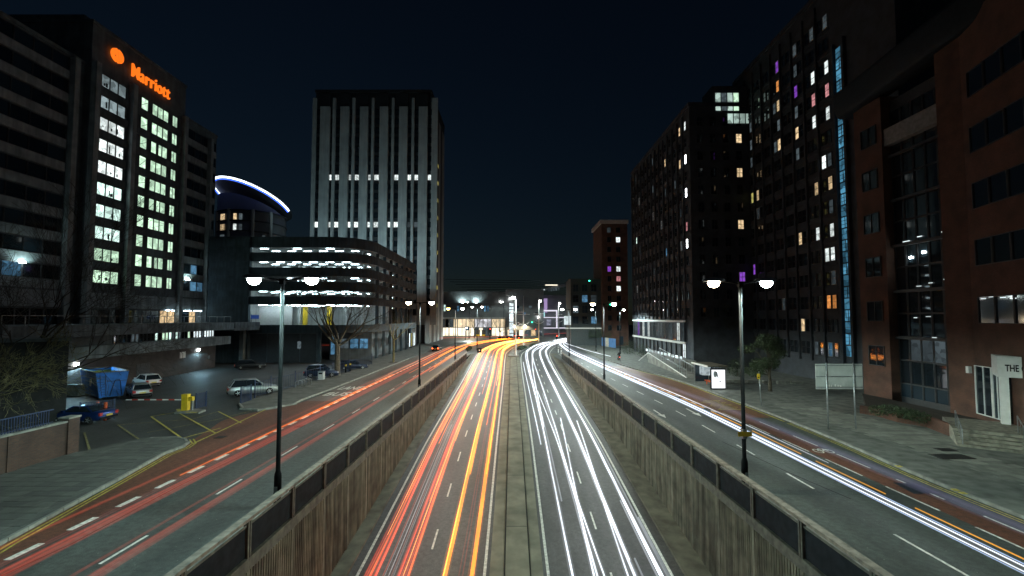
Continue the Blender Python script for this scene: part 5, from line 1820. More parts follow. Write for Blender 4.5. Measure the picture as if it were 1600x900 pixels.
# ================================================================== LEFT: GARDEN WALL, RAILINGS, BARRIER
gw = thing('brick_wall', 'low red brick wall with end pier at the left edge', 'wall', (-26.45, 0, 0))
MB().box(-.35, 0, 4, 27.4, 0, 2.0).build('wall_face', M['garden_brick'], gw)
MB().box(-.42, .06, 4, 27.4, 2.0, 2.1).build('coping', M['kerb'], gw)
MB().box(-.45, .1, 27.4, 28.1, 0, 2.2).build('end_pier', M['garden_brick'], gw)
MB().box(-.40, .06, 24.2, 24.7, 0, 1.98).build('mid_pier', M['garden_brick'], gw)
MB().box(-.5, .15, 27.35, 28.15, 2.2, 2.3).build('pier_cap', M['kerb'], gw)
rl = thing('wall_railing', 'dark blue metal railing on top of the low brick wall', 'railing', (-26.6, 0, 2.1))
rail_bar = MB().box(-.014, .014, -.014, .014, .02, .78).mesh('baluster', M['blue_rail'])
for i in range(72):
    obj('baluster', rail_bar, rl, (0, 16.5 + i * .14, 0))
MB().box(-.03, .03, 16.2, 26.7, .78, .83).build('top_rail', M['blue_rail'], rl)
MB().box(-.025, .025, 16.2, 26.7, .08, .11).build('bottom_rail', M['blue_rail'], rl)

x, y = px(293, 643)
t = thing('barrier_cabinet', 'yellow parking barrier cabinet with red and white boom', 'barrier', (x, y, .1))
MB().box(-.42, .08, -.22, .22, 0, 1.35).build('cabinet', M['yellow'], t)
MB().box(-.44, .10, -.24, .24, 1.35, 1.42).build('cabinet_lid', M['yellow'], t)
MB().box(.1, .45, -.1, .2, .85, 1.2).build('card_reader', M['yellow'], t)
MB().box(.36, .48, -.08, .06, 0, .85).build('reader_post', M['galv'], t)
L_ = 4.8
for i in range(9):
    MB().box(-.42 - L_ * (i + 1) / 9, -.42 - L_ * i / 9, -.3, -.25, .93, 1.03).build('boom_section', M['whitep'] if i % 2 == 0 else M['red_p'], t)
ib = MB(); ib.prism([(x - 1.1, y + .4), (x - .5, y - .9), (x + 1.6, y - .9), (x + 1.4, y + .3), (x + .2, y + .7)], -.1, .12)
structure(ib.build('barrier_island', M['concrete']))
for p, q in (((-1.2, .5), (-.3, -.55)), ((.5, -.95), (1.5, -.95))):
    stripe([(x + p[0], y + p[1]), (x + q[0], y + q[1])], .28, None, M['paint_y'], z=.126, name='yellow_kerb_line')["kind"] = "structure"
# short railings at both ends of the entrance
def bar_rail(p, q, h, label, n, mt=M['blue_rail'], name='railing'):
    p, q = Vector(p), Vector(q)
    t = thing(name, label, 'railing', (p.x, p.y, .05), math.atan2(q.y - p.y, q.x - p.x))
    L = (q - p).length
    bar = MB().box(-.016, .016, -.016, .016, .05, h).mesh('bar', mt)
    for i in range(n + 1):
        obj('bar', bar, t, (L * i / n, 0, 0))
    MB().box(0, L, -.025, .025, h, h + .05).build('top_rail', mt, t); MB().box(0, L, -.02, .02, .1, .14).build('bottom_rail', mt, t)
    for xx in (0, L): MB().box(xx - .04, xx + .04, -.04, .04, 0, h + .12).build('post', mt, t)
    return t


bar_rail(px(124, 662), px(178, 655), 1.5, 'dark metal railing between the blue skip and the parked blue car', 22)
bar_rail(px(306, 640), px(322, 636), 1.3, 'short dark railing right of the yellow barrier cabinet', 10)
bar_rail(px(376, 632), px(392, 627), 1.5, 'short blue railing at the pavement tip near the silver car', 8)
fp = [px(*p) for p in ((392, 626), (440, 612.5), (488, 597))]
# blue mesh fence along the pavement: posts and panels
fence = thing('car_park_fence', 'blue metal fence with posts along the car park edge', 'fence', (0, 0, 0))
fpts = [px(*p) for p in ((398, 623), (423, 615.5), (461, 605), (478, 599), (500, 594), (520, 588), (545, 581), (581, 570))]
for i in range(len(fpts)):
    MB().box(fpts[i][0] - .04, fpts[i][0] + .04, fpts[i][1] - .04, fpts[i][1] + .04, .05, 1.95).build('post', M['blue_rail'], fence)
for i in range(len(fpts) - 1):
    a, c = Vector(fpts[i]), Vector(fpts[i + 1])
    for z in (.25, 1.6):
        MB().tube([(a.x, a.y, z), (c.x, c.y, z)], .025, 5).build('rail', M['blue_rail'], fence)
    n_ = int((c - a).length / .45)
    b = MB()
    for j in range(1, n_):
        p_ = a + (c - a) * (j / n_)
        b.box(p_.x - .01, p_.x + .01, p_.y - .01, p_.y + .01, .25, 1.6)
    o = b.build('fence_wires', M['blue_rail'], fence); o['kind'] = 'stuff'
# cycle hoops, bin
for i, (u, v) in enumerate(((467, 607), (472, 605.5), (477, 604), (481, 602.5))):
    x, y = px(u, v)
    t = thing('cycle_hoop', ['steel cycle hoop nearest the tall lamp post', 'second steel cycle hoop in the row of four', 'third steel cycle hoop in the row of four', 'steel cycle hoop nearest the litter bin'][i], 'cycle stand', (x, y, .1), rad(20), 'steel cycle hoops on the left pavement')
    b = MB(); b.smooth = True
    b.tube([(-.4, 0, 0), (-.4, 0, .6), (-.3, 0, .76), (0, 0, .8), (.3, 0, .76), (.4, 0, .6), (.4, 0, 0)], .028, 7); b.build('hoop', M['galv'], t)
    for xx in (-.4, .4): MB().cyl(xx, 0, 0, .015, .08, .08, 10).build('flange', M['galv'], t)
x, y = px(502, 594)
t = thing('litter_bin', 'pale grey litter bin beside the tree on the left pavement', 'litter bin', (x, y, .1))
MB().box(-.36, .36, -.3, .3, 0, 1.0).build('bin_body', mat('bin_grey', (.38, .42, .44), .5, var=.15), t)
MB().box(-.4, .4, -.34, .34, 1.0, 1.08).build('bin_lid', M['steel'], t)
MB().box(-.24, .24, -.335, -.302, .72, .9).build('bin_opening', M['black'], t)
for u, v in ((540, 583), (547, 581)):
    x, y = px(u, v)
    t = thing('bollard', 'dark bollard with yellow band behind the big bare tree, ' + ('left one' if u == 540 else 'right one'), 'bollard', (x, y, .1))
    MB().cyl(0, 0, 0, 1.25, .13, .11, 10).build('body', M['black'], t); MB().cyl(0, 0, .95, 1.2, .135, .135, 10).build('band', M['yellow'], t)
for u, v, lab in ((152, 662, 'left'), (164, 665, 'right')):
    x, y = px(u, v - 8)
    t = thing('bollard', f'orange marker bollard behind the parked blue car, {lab} of the pair', 'bollard', (x, y, 0))
    MB().cyl(0, 0, 0, 1.4, .11, .11, 10).build('body', M['orange_p'], t); MB().cyl(0, 0, 1.4, 1.46, .12, .08, 10).build('cap', M['orange_p'], t)
# grey utility boxes behind the skip
x, y = px(118, 618)
t = thing('utility_box', 'pale utility box half hidden left of the blue skip', 'box', (x, y, 0))
MB().box(-.8, .6, -.4, .4, 0, 1.1).build('body', M['galv'], t); MB().box(-.85, .65, -.45, .45, 1.1, 1.18).build('lid', M['steel'], t)

# ------------------------------------------------------------------ blue roll-on skip
sk = thing('waste_skip', 'large blue open waste skip with ladder and garden waste', 'skip', (0, 0, 0))
# front face bottom corners measured on the ground, long axis goes left-away
f0 = Vector(px(155, 625)); f1 = Vector(px(192, 622))
fd = (f1 - f0).normalized(); fn = Vector((-fd.y, fd.x))
fc = (f0 + f1) / 2 + fn * .2
sk.location = (fc.x, fc.y, 0); sk.rotation_euler = (0, 0, 0); sk.rotation_euler = (0, 0, rad(54))
def trap(y, w0, w1, z0, z1):
    return [(-w0, y, z0), (w0, y, z0), (w1, y, z1), (-w1, y, z1)]


z0_, z1_ = .25, 2.75
wall = MB()
Ls = 6.0
bw0, bw1 = .95, 1.32
# four plate sides + floor (open box with thickness)
def plate(p, q, r, s, th):
    p, q, r, s = map(Vector, (p, q, r, s))
    nn_ = (q - p).cross(s - p).normalized() * th
    wall.add([p, q, r, s, p + nn_, q + nn_, r + nn_, s + nn_], [(0, 1, 2, 3), (7, 6, 5, 4), (0, 4, 5, 1), (1, 5, 6, 2), (2, 6, 7, 3), (3, 7, 4, 0)])


plate((-bw0, 0, z0_), (bw0, 0, z0_), (bw1, -.12, z1_), (-bw1, -.12, z1_), -.05)
plate((bw0, Ls, z0_), (-bw0, Ls, z0_), (-bw1, Ls + .1, z1_), (bw1, Ls + .1, z1_), -.05)
plate((-bw0, Ls, z0_), (-bw0, 0, z0_), (-bw1, -.1, z1_), (-bw1, Ls + .1, z1_), -.05)
plate((bw0, 0, z0_), (bw0, Ls, z0_), (bw1, Ls + .1, z1_), (bw1, -.1, z1_), -.05)
plate((-bw0, 0, z0_), (-bw0, Ls, z0_), (bw0, Ls, z0_), (bw0, 0, z0_), .05)
wall.build('body', M['blue'], sk)
for p, q in (((-bw1, -.12), (bw1, -.12)), ((bw1, -.12), (bw1, Ls)), ((bw1, Ls), (-bw1, Ls)), ((-bw1, Ls), (-bw1, -.12))):
    MB().tube([(p[0], p[1], z1_), (q[0], q[1], z1_)], .055, 6).build('rim', M['rail'], sk)
drk = mat('dark_blue_paint', (.015, .04, .13), .5, var=.2)
for x_ in (-.95, -.55):
    MB().tube([(x_ * .82, -.05, .35), (x_ * 1.05, -.2, 2.5)], .025, 5).build('ladder_rail', drk, sk)
for i in range(8):
    z = .5 + i * .26; f_ = .82 + .23 * (z - .35) / 2.15
    MB().tube([(-.95 * f_, -.06 - .14 * (z / 2.6), z), (-.55 * f_, -.06 - .14 * (z / 2.6), z)], .02, 5).build('ladder_rung', drk, sk)
for x0_, x1_ in ((.0, .28), (.95, .72)):
    MB().tube([(x0_ - .15, -.08, .3), (x1_ - .1, -.16, 1.75)], .045, 6).build('hook_frame_leg', drk, sk)
MB().tube([(.18, -.18, 1.75), (.25, -.2, 1.9), (.55, -.2, 1.9), (.62, -.18, 1.75)], .045, 6).build('hook_bar', drk, sk)
MB().box(-1.14, 1.14, -.16, -.1, 1.76, 1.82).build('seam', drk, sk)
b = MB()
nx_, ny_ = 10, 24
for j in range(ny_ + 1):
    for i in range(nx_ + 1):
        b.v.append((-1.2 + 2.4 * i / nx_, .1 + (Ls - .2) * j / ny_, 1.95 + .45 * min(1, j / 10) + RND.uniform(-.12, .12)))
for j in range(ny_):
    for i in range(nx_):
        a = j * (nx_ + 1) + i
        b.face((a, a + 1, a + nx_ + 2, a + nx_ + 1))
load = thing('garden_waste', 'heap of green garden waste inside the blue skip', 'waste', sk.location, sk.rotation_euler.z)
b.build('heap', M['chipboard'], load)
MB().box(-1.34, -1.3, 1.4, 1.9, 1.3, 2.0).build('white_stencil', M['whitep'], sk)
for y_ in (.6, 5.2):
    for x_ in (-.75, .75):
        MB().cyl(x_, y_, 0, .26, .13, .13, 10).build('roller', M['steel'], sk)

# ================================================================== CARS
def car_paint(name, col, metal=.5):
    if name in MATS: return MATS[name]
    m, nt, b = nodes_of(name)
    b.inputs["Base Color"].default_value = (*col, 1)
    b.inputs["Metallic"].default_value = metal
    b.inputs["Roughness"].default_value = .32
    b.inputs["Coat Weight"].default_value = .6
    b.inputs["Coat Roughness"].default_value = .08
    MATS[name] = m
    return m


def make_car(label, paint, loc, rz, L=4.3, W=1.75, H=1.48, kind='hatch', lit=False, plate=True):
    t = thing('car' if kind != 'suv' else 'estate_car', label, 'car', (loc[0], loc[1], 0.0), rz)
    w = W / 2
    # stations along y (rear -> front): (y, half-width, z bottom, z top)
    hood = .98 if kind == 'suv' else .90
    belt = 1.02 if kind == 'suv' else .94
    st = [(-L/2, w*.80, .42, belt - .22), (-L/2 + .06, w*.90, .30, belt - .06), (-L/2 + .35, w*.985, .22, belt), (-L*.2, w, .2, belt), (L*.12, w, .2, belt - .01),
          (L*.20, w, .2, hood + .02), (L*.36, w*.985, .2, hood - .06), (L/2 - .22, w*.93, .22, hood - .16), (L/2 - .05, w*.84, .28, hood - .28), (L/2, w*.76, .40, hood - .36)]
    b = MB(); b.smooth = True
    rings = []
    for y, hw, zb, zt in st:
        rings.append([(-hw*.82, y, zb), (hw*.82, y, zb), (hw*.97, y, zb + .10), (hw, y, (zb + zt) / 2 + .03), (hw*.975, y, zt - .12), (hw*.88, y, zt), (-hw*.88, y, zt), (-hw*.975, y, zt - .12), (-hw, y, (zb + zt) / 2 + .03), (-hw*.97, y, zb + .10)])
    b.loft(rings); body = b.build('body', paint, t)
    # greenhouse
    if kind in ('hatch', 'suv', 'estate'):
        y0, y1, y2, y3 = -L*.455, -L*.365, L*.045, L*.215
    else:
        y0, y1, y2, y3 = -L*.36, -L*.20, L*.03, L*.20
    wb, wt = w * .90, w * .70
    zb_, zt_ = belt - .03, H - .05
    g = MB()
    g.add([(-wb, y0, zb_), (wb, y0, zb_), (wb, y3, zb_), (-wb, y3, zb_), (-wt, y1, zt_), (wt, y1, zt_), (wt, y2, zt_), (-wt, y2, zt_)],
          [(0, 1, 5, 4), (1, 2, 6, 5), (2, 3, 7, 6), (3, 0, 4, 7)])
    g.build('windows', M['glass'], t)
    r = MB(); r.smooth = True
    r.loft([[(-wt - .03, y1 - .03, zt_ - .02), (wt + .03, y1 - .03, zt_ - .02), (wt + .03, y2 + .03, zt_ - .02), (-wt - .03, y2 + .03, zt_ - .02)],
            [(-wt - .01, y1 + .03, zt_ + .02), (wt + .01, y1 + .03, zt_ + .02), (wt + .01, y2 - .05, zt_ + .02), (-wt - .01, y2 - .05, zt_ + .02)],
            [(-wt + .12, y1 + .2, zt_ + .05), (wt - .12, y1 + .2, zt_ + .05), (wt - .12, y2 - .2, zt_ + .05), (-wt + .12, y2 - .2, zt_ + .05)]])
    r.build('roof', paint, t)
    for s in (-1, 1):
        for (ya, yb) in ((y0, y1), (y3, y2)):
            MB().tube([(s * wb, ya, zb_), (s * wt, yb, zt_)], .045, 6).build('pillar', paint, t)
        ym = (y0 + y3) / 2
        MB().tube([(s * (wb + .005), ym - .05, zb_), (s * (wt + .005), ym - .12, zt_)], .03, 5).build('pillar', M['black'], t)
        # mirrors, lamps
        MB().box(s * (w - .02), s * (w + .16), y3 - .28, y3 - .14, belt - .02, belt + .13).build('mirror', paint, t)
        b = MB(); b.box(s * w * .52, s * w * .88, L/2 - .12, L/2 - .04, hood - .36, hood - .22); b.build('headlight', M['frame_l'], t)
        b = MB(); b.box(s * w * .62, s * w * .92, -L/2 - .012, -L/2 + .10, belt - .34, belt - .10); b.build('tail_light', E['tail'] if lit else mat('tail_lens', (.35, .02, .015), .3), t)
        # wheels
        for y in (-L*.30, L*.315):
            rr = .35 if kind == 'suv' else .31
            MB_ = MB(); MB_.smooth = True
            MB_.loft([[(s * (w - .22 + dx), y + math.cos(2*PI*k/16) * q, rr + math.sin(2*PI*k/16) * q) for k in range(16)] for dx, q in ((0, rr * .9), (.03, rr), (.2, rr), (.23, rr * .92))])
            wh = MB_.build('wheel', M['rubber'], t)
            b = MB()
            b.loft([[(s * (w + .005 + dx), y + math.cos(2*PI*k/12) * q, rr + math.sin(2*PI*k/12) * q) for k in range(12)] for dx, q in ((0, rr * .66), (.012, rr * .6))]); b.build('rim_disc', M['black'], wh)
            for k in range(5):
                a = 2 * PI * k / 5 + .3
                MB().box(-.008 + s * (w + .02), .008 + s * (w + .02), -.035, .035, .03, rr * .62, Matrix.Translation((0, y, rr)) @ Matrix.Rotation(a, 4, 'X')).build('spoke', M['alloy'], wh)
    MB().box(-w * .86, w * .86, -L/2 - .02, -L/2 + .1, .34, .50).build('rear_bumper', M['black'], t)
    MB().box(-w * .6, w * .6, L/2 - .02, L/2 + .012, .36, .50).build('grille', M['black'], t)
    if plate:
        MB().box(-.26, .26, -L/2 - .04, -L/2 - .021, .53, .64).build('number_plate', M['plate_y'], t)
    return t


silver = car_paint('silver_car_paint', (.45, .48, .5), .7)
white_c = car_paint('white_car_paint', (.72, .73, .73), 0)
darkc = car_paint('dark_car_paint', (.012, .014, .018), .3)
bluec = car_paint('blue_car_paint', (.010, .04, .17), .6)
navy = car_paint('navy_car_paint', (.01, .02, .05), .5)
make_car('silver estate car parked side-on behind the near lamp post', silver, px(395, 616), rad(-56), 4.75, 1.85, 1.72, 'suv')
make_car('silver hatchback seen from behind, right beside the blue skip', silver, px(217, 619), rad(47), 4.2, 1.74, 1.44, 'hatch')
make_car('white hatchback parked behind the silver one near the podium wall', white_c, px(229, 603), rad(58), 4.1, 1.74, 1.5, 'hatch')
make_car('glossy blue car tucked behind the low brick wall', bluec, px(129, 659), rad(88), 4.3, 1.76, 1.36, 'saloon')
make_car('black car parked in front of the dark garage panels', darkc, px(391, 576), rad(-60), 4.4, 1.8, 1.5, 'hatch')
make_car('dark people carrier parked left of the big bare tree', navy, px(503, 589), rad(-75), 4.5, 1.85, 1.75, 'suv')
make_car('dark saloon parked right of the big bare tree behind the fence', navy, px(552, 577), rad(-70), 4.5, 1.8, 1.5, 'hatch')
make_car('car with glowing tail lights waiting at the left kerb ahead', darkc, px(683, 548), rad(-3), 4.4, 1.8, 1.5, 'hatch', lit=True)

for u_, v_, lab_ in ((785, 532, 'queuing car with red tail lights at the far junction, left of the nearest mast'), (797, 531, 'queuing car with red tail lights just left of the nearest mast'), (812, 530.5, 'queuing car with red tail lights between the two nearest masts')):
    make_car(lab_, darkc, px(u_, v_), rad(-28), 4.4, 1.8, 1.5, 'hatch', lit=True)

# ================================================================== TREES
def bare_tree(name, label, loc, h, r0, bark, spread=1.0, levels=5, seed=1, fork=.28, first=None, lean=(0, 0), up=.25, reach=.30):
    rr = random.Random(seed)
    t = thing(name, label, 'tree', loc)
    trunk, crown, limbs = MB(), MB(), []
    trunk.smooth = crown.smooth = True

    def grow(b, p, d, L, r, lv):
        n = 4 if lv < 3 else 3
        pts, rs = [p.copy()], [r]
        q = p.copy(); dd = d.copy()
        for i in range(n):
            dd = (dd + Vector((rr.gauss(0, .13), rr.gauss(0, .13), rr.gauss(0, .09) + up * .25))).normalized()
            q = q + dd * (L / n)
            pts.append(q.copy()); rs.append(max(.011, r * (1 - .42 * (i + 1) / n)))
        b.tube(pts, rs, 7 if lv < 1 else (5 if lv < 3 else 3), cap=False)
        if lv >= levels: return
        kids = rr.choice([2, 3, 3]) if lv < 2 else rr.choice([3, 3, 3, 4])
        for k in range(kids):
            i = n if k == 0 else rr.randint(max(1, n - 2), n)
            a = rr.uniform(0, 2 * PI)
            side = dd.cross(Vector((math.cos(a), math.sin(a), .3))).normalized()
            amt = rr.uniform(.35, .95) * spread * (1 if k else .5)
            nd = (dd + side * amt).normalized()
            grow(b, pts[i], nd, L * rr.uniform(.58, .84), rs[i] * rr.uniform(.55, .78), lv + 1)

    base = Vector((0, 0, 0)); top = Vector((lean[0], lean[1], h * fork))
    trunk.tube([base + Vector((0, 0, -.1)), base + Vector((0, 0, .25)), (base + top) / 2, top], [r0 * 1.5, r0 * 1.12, r0 * .95, r0 * .85], 10, cap=False)
    trunk.build('trunk', bark, t)
    dirs = first or [(math.cos(2*PI*k/5 + rr.random()) * .8, math.sin(2*PI*k/5 + rr.random()) * .8, rr.uniform(.7, 1.4)) for k in range(5)]
    for dvec in dirs:
        lb = MB(); lb.smooth = True
        grow(lb, top - Vector((0, 0, .1)), Vector(dvec).normalized(), h * reach * rr.uniform(.85, 1.15), r0 * .5, 1)
        lb.build('limb', bark, t)
    return t


x, y = px(527, 588)
bare_tree('bare_tree', 'big spreading bare tree in front of the lit car park', (x, y, .1), 12.5, .34, M['bark'], 1.0, 6, 4, .34,
          [(-1.0, 0, .6), (-.7, .3, .85), (-.2, -.2, 1.1), (.45, .2, 1.0), (1.0, -.1, .5), (-.2, .5, 1.2), (.9, .3, .75)], up=.3, reach=.36)
x, y = px(615, 567)
bare_tree('bare_tree', 'slim young bare tree with mossy yellow trunk on the left pavement', (x, y, .1), 9.0, .17, M['bark_y'], .8, 4, 9, .45, up=.3)
MB().prism([(x - .8, y - .8), (x + .8, y - .8), (x + .8, y + .8), (x - .8, y + .8)], .1, .135).build('tree_pit', M['soil'], pav_l2)
bare_tree('bare_tree', 'tall bare tree filling the left edge in front of the hotel', (-38.5, 34.0, 0), 17.0, .26, mat('dark_bark', (.035, .03, .022), .9, var=.4, scale=5), .95, 6, 21, .22,
          [(1.0, -.3, .35), (.8, .5, .7), (-.3, -.9, .8), (.2, .1, 1.3), (-.9, .3, .8), (.9, -.6, .9), (.5, .9, 1.1), (1.0, .2, .15)], up=.1)
bare_tree('bare_tree', 'second bare tree low at the left edge above the brick wall', (-36.6, 29.5, 0), 9.0, .16, M['bark_y'], 1.0, 6, 33, .25,
          [(.9, .3, .5), (.6, .8, .6), (-.6, .4, .9), (.2, -.7, .8), (1.0, .9, .3), (-.8, -.2, .8)], up=.02)
for i, (u, v, h, sd_) in enumerate(((765, 530, 9, 3), (781, 531, 9.5, 8), (741, 528, 11, 12))):
    x, y = px(u, v)
    bare_tree('bare_tree', ['small bare tree silhouetted left of the mall doors', 'small bare tree silhouetted before the mall doors, nearest the banner column', 'slim bare tree by the left end of the mall glass'][i], (x, y, 0), h, .18, M['bark'], .9, 4, sd_, .3, up=.3)


def leafy_tree(label, loc, h, rw, n, mt, seed, trunk_h=.35):
    t = thing('leafy_tree', label, 'tree', loc)
    rr = random.Random(seed)
    b = MB(); b.smooth = True
    b.tube([(0, 0, -.1), (.05, 0, h * trunk_h * .5), (0, .05, h * trunk_h), (.1, 0, h * .7)], [.24, .2, .16, .05], 8); b.build('trunk', M['bark'], t)
    cr = MB(); lim = MB()
    for k in range(14):
        a = rr.uniform(0, 2 * PI); q = rr.uniform(.2, .95) * rw; z = h * rr.uniform(trunk_h + .05, .92)
        q *= 1 - .6 * max(0, (z / h - .6) / .4)
        c = (math.cos(a) * q, math.sin(a) * q, z)
        lim.tube([(0, 0, h * trunk_h * rr.uniform(.8, 1.3)), (c[0] * .5, c[1] * .5, z - .3), c], [.06, .04, .015], 5)
        leaf_cloud(cr, c, rw * rr.uniform(.28, .45), rw * rr.uniform(.28, .45), h * rr.uniform(.06, .11), n // 14, .11, .3)
    lim.build('limbs', M['bark'], t)
    cr.build('crown', mt, t)
    return t


x, y = px(1203, 613)
leafy_tree('small dark green leafy tree between the bus stop and the sign', (x, y, .1), 6.4, 3.1, 7000, M['leaf'], 5, .3)
x, y = px(1118, 572)
leafy_tree('tall tree trunk with dark crown behind the bus shelter', (x, y, .1), 13, 3.6, 5000, M['leaf_d'], 6, .5)
for i, (x, y, s) in enumerate(((27.6, 96, 1.6), (26.5, 103, 1.8), (31.5, 64, 1.4))):
    t = thing('shrub', ['dark shrub at the foot of the apartment block near the ramp', 'dark shrub beside the red brick tower', 'dark shrub on the lawn behind the bus shelter'][i], 'shrub', (x, y, .1))
    b = MB(); leaf_cloud(b, (0, 0, s * .8), s, s, s, 900, .1, .3); b.build('foliage', M['leaf_d'], t)
    b = MB(); b.tube([(0, 0, 0), (0, 0, s * .6)], .05, 5); b.build('stem', M['bark'], t)
# low kerb wall behind the right pavement
lw = thing('low_wall', 'low pale stone edging behind the right pavement and tree', 'wall', (0, 0, 0))
for i in range(6):
    MB().box(26.2 + i * 1.6, 27.76 + i * 1.6, 57.5 - i * .3, 57.8 - i * .3, .1, .5).build('edging_stone', M['kerb'], lw)
ob = thing('outbuilding', 'dark brick outbuilding behind the bare trees at the left edge', 'building', (-34.9, 36, 0), rad(44))
MB().box(-22, 0, 0, 3.5, 0, 6.4).build('wall', mat('near_black_brick', (.018, .018, .018), .9), ob)  # plain near-black wall colour
MB().box(-22.2, .15, -.15, 3.7, 6.4, 6.65).build('roof_edge', M['hotel_wall'], ob)
MB().box(-6.5, -5.4, -.06, -.003, 0, 2.2).build('door', M['frame'], ob)
# ================================================================== LIGHT TRAILS
T = {}
T['red'] = trail_mat('trail_red', (1.0, .085, .035), .20)
T['red_st'] = trail_mat('trail_red_street', (1.0, .10, .045), .045)
T['red_dim'] = trail_mat('trail_red_dim', (1.0, .12, .07), .05)
T['orange'] = trail_mat('trail_orange', (1.0, .17, .012), .42)
T['amber'] = trail_mat('trail_amber', (1.0, .27, .012), .75)
T['white'] = trail_mat('trail_white', (.88, .92, 1.0), .62)
T['white_dim'] = trail_mat('trail_white_dim', (.85, .9, 1.0), .13)
T['pink'] = trail_mat('trail_pink', (1.0, .42, .25), .3)
T['lilac'] = trail_mat('trail_lilac', (.62, .60, 1.0), .018)
T['blue'] = trail_mat('trail_blue', (.45, .62, 1.0), .35)


class Trail:
    def __init__(self, name, label, mt):
        self.b, self.name, self.label, self.mt = MB(), name, label, mt
        self.b.smooth = True

    def add(self, kind, offs, y0, y1, z, r, zf=zero, step=2.2, r1=None, halo=True):
        n = max(3, int((y1 - y0) / step))
        f = (lambda y: lerp_table(offs, y)) if isinstance(offs, list) else (lambda y: offs)
        pts, rs = [], []
        for i in range(n + 1):
            y = y0 + (y1 - y0) * i / n
            pts.append((f(y) + lerp_table(SHIFT[kind], y), y, zf(y) + z)); rs.append(r + ((r1 if r1 is not None else r) - r) * i / n)
        self.b.m = 0; self.b.tube(pts, rs, 6)
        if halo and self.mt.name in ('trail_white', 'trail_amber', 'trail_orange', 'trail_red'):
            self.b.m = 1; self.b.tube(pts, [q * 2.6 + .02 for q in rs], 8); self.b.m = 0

    def done(self):
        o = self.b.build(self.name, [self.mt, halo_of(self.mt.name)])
        return tag(o, self.label, 'light trail', None, 'stuff')


def jitter(base, y0, y1, amp, rr):
    return [(y0 - 1, base + rr.uniform(-amp, amp)), (y0 + (y1 - y0) * .33, base + rr.uniform(-amp, amp)), (y0 + (y1 - y0) * .66, base + rr.uniform(-amp, amp)), (y1, base + rr.uniform(-amp, amp))]


rr = random.Random(5)
Tr = Trail('tail_light_trails', 'red tail light streaks in the outer lane of the left underpass road', T['red'])
for base in (-6.95, -6.55, -5.3, -5.05):
    for k in range(5):
        Tr.add('TL', jitter(base, 5, 120, .2, rr), rr.uniform(2, 8), rr.uniform(105, 150), rr.uniform(.55, .95), .028, fz, r1=.06)
Tr.done()
Tr = Trail('tail_light_trails', 'orange tail light streaks in the inner lane of the left underpass road', T['amber'])
for base in (-3.25, -1.95):
    Tr.add('TL', jitter(base, 5, 130, .06, rr), 3, 158, .75, .05, fz, r1=.14)
    Tr.add('TL', jitter(base + .05, 5, 130, .1, rr), 3, 150, .72, .03, fz, r1=.14)
    Tr.add('TL', jitter(base + .1, 5, 130, .15, rr), 34, 150, .7, .04, fz, r1=.10)
for base in (-6.7, -5.15):
    for k in range(2):
        Tr.add('TL', jitter(base, 5, 130, .2, rr), rr.uniform(38, 52), 155, rr.uniform(.6, .9), .03, fz, r1=.12)
Tr.done()
Tr = Trail('tail_light_trails', 'gold and warm white streaks where the left underpass road bends', trail_mat('trail_gold', (1.0, .55, .12), .8))
for k in range(12):
    base = rr.choice([-7.0, -6.6, -6.2, -5.3, -4.9, -3.4, -2.2, -1.9])
    Tr.add('TL', jitter(base, 60, 150, .2, rr), rr.uniform(55, 95), 160, rr.uniform(.6, .9), .02, fz, r1=.13)
for base, y0 in ((-5.2, 20), (-3.28, 10), (-6.9, 26)):
    Tr.add('TL', jitter(base, y0, 150, .06, rr), y0, 150, .8, .012, fz, r1=.06)
Tr.done()
Tr = Trail('tail_light_trails', 'deep orange streaks between the lanes of the left underpass road', T['orange'])
for base, y0 in ((-6.8, 14), (-5.0, 12), (-5.25, 30), (-6.4, 40), (-2.6, 45), (-3.0, 52), (-4.0, 60)):
    Tr.add('TL', jitter(base, y0, 140, .15, rr), y0, 148, rr.uniform(.6, .9), .035, fz, r1=.10)
Tr.done()
Tr = Trail('brake_light_trails', 'faint pink streaks beside the orange trails on the left underpass road', T['red_dim'])
for base in (-2.55, -2.45, -5.9, -6.1, -5.7, -5.5, -6.3):
    Tr.add('TL', jitter(base, 5, 120, .15, rr), rr.uniform(2, 16), rr.uniform(80, 130), rr.uniform(.8, 1.5), .03, fz, r1=.05)
Tr.done()
Tr = Trail('body_light_trails', 'thin pale streaks of reflected light between the red trails', T['white_dim'])
for k in range(9):
    y0 = rr.uniform(4, 30)
    Tr.add('TL', jitter(rr.uniform(-6.2, -5.6), y0, 100, .12, rr), y0, y0 + rr.uniform(25, 60), rr.uniform(.7, 1.2), .006, fz, r1=.012)
Tr.add('TL', [(10, -4.3), (20, -3.55), (30, -3.4)], 12, 24, .5, .006, fz)
Tr.done()
Tr = Trail('headlight_trails', 'white headlight streaks along the right underpass road', T['white'])
for base, y0, y1, r in ((2.95, 4, 230, .035), (4.15, 4, 230, .035), (5.95, 4, 230, .045), (7.35, 4, 230, .035), (7.2, 12, 225, .03), (6.05, 24, 220, .035), (3.1, 60, 225, .05)):
    Tr.add('TR', [(0, base), (30, base + rr.uniform(-.1, .1)), (60, base + rr.uniform(-.15, .15)), (90, base + rr.uniform(-.1, .25)), (230, base + .2)], y0, y1, .66, r * 1.2, fz, r1=r * 4.5)
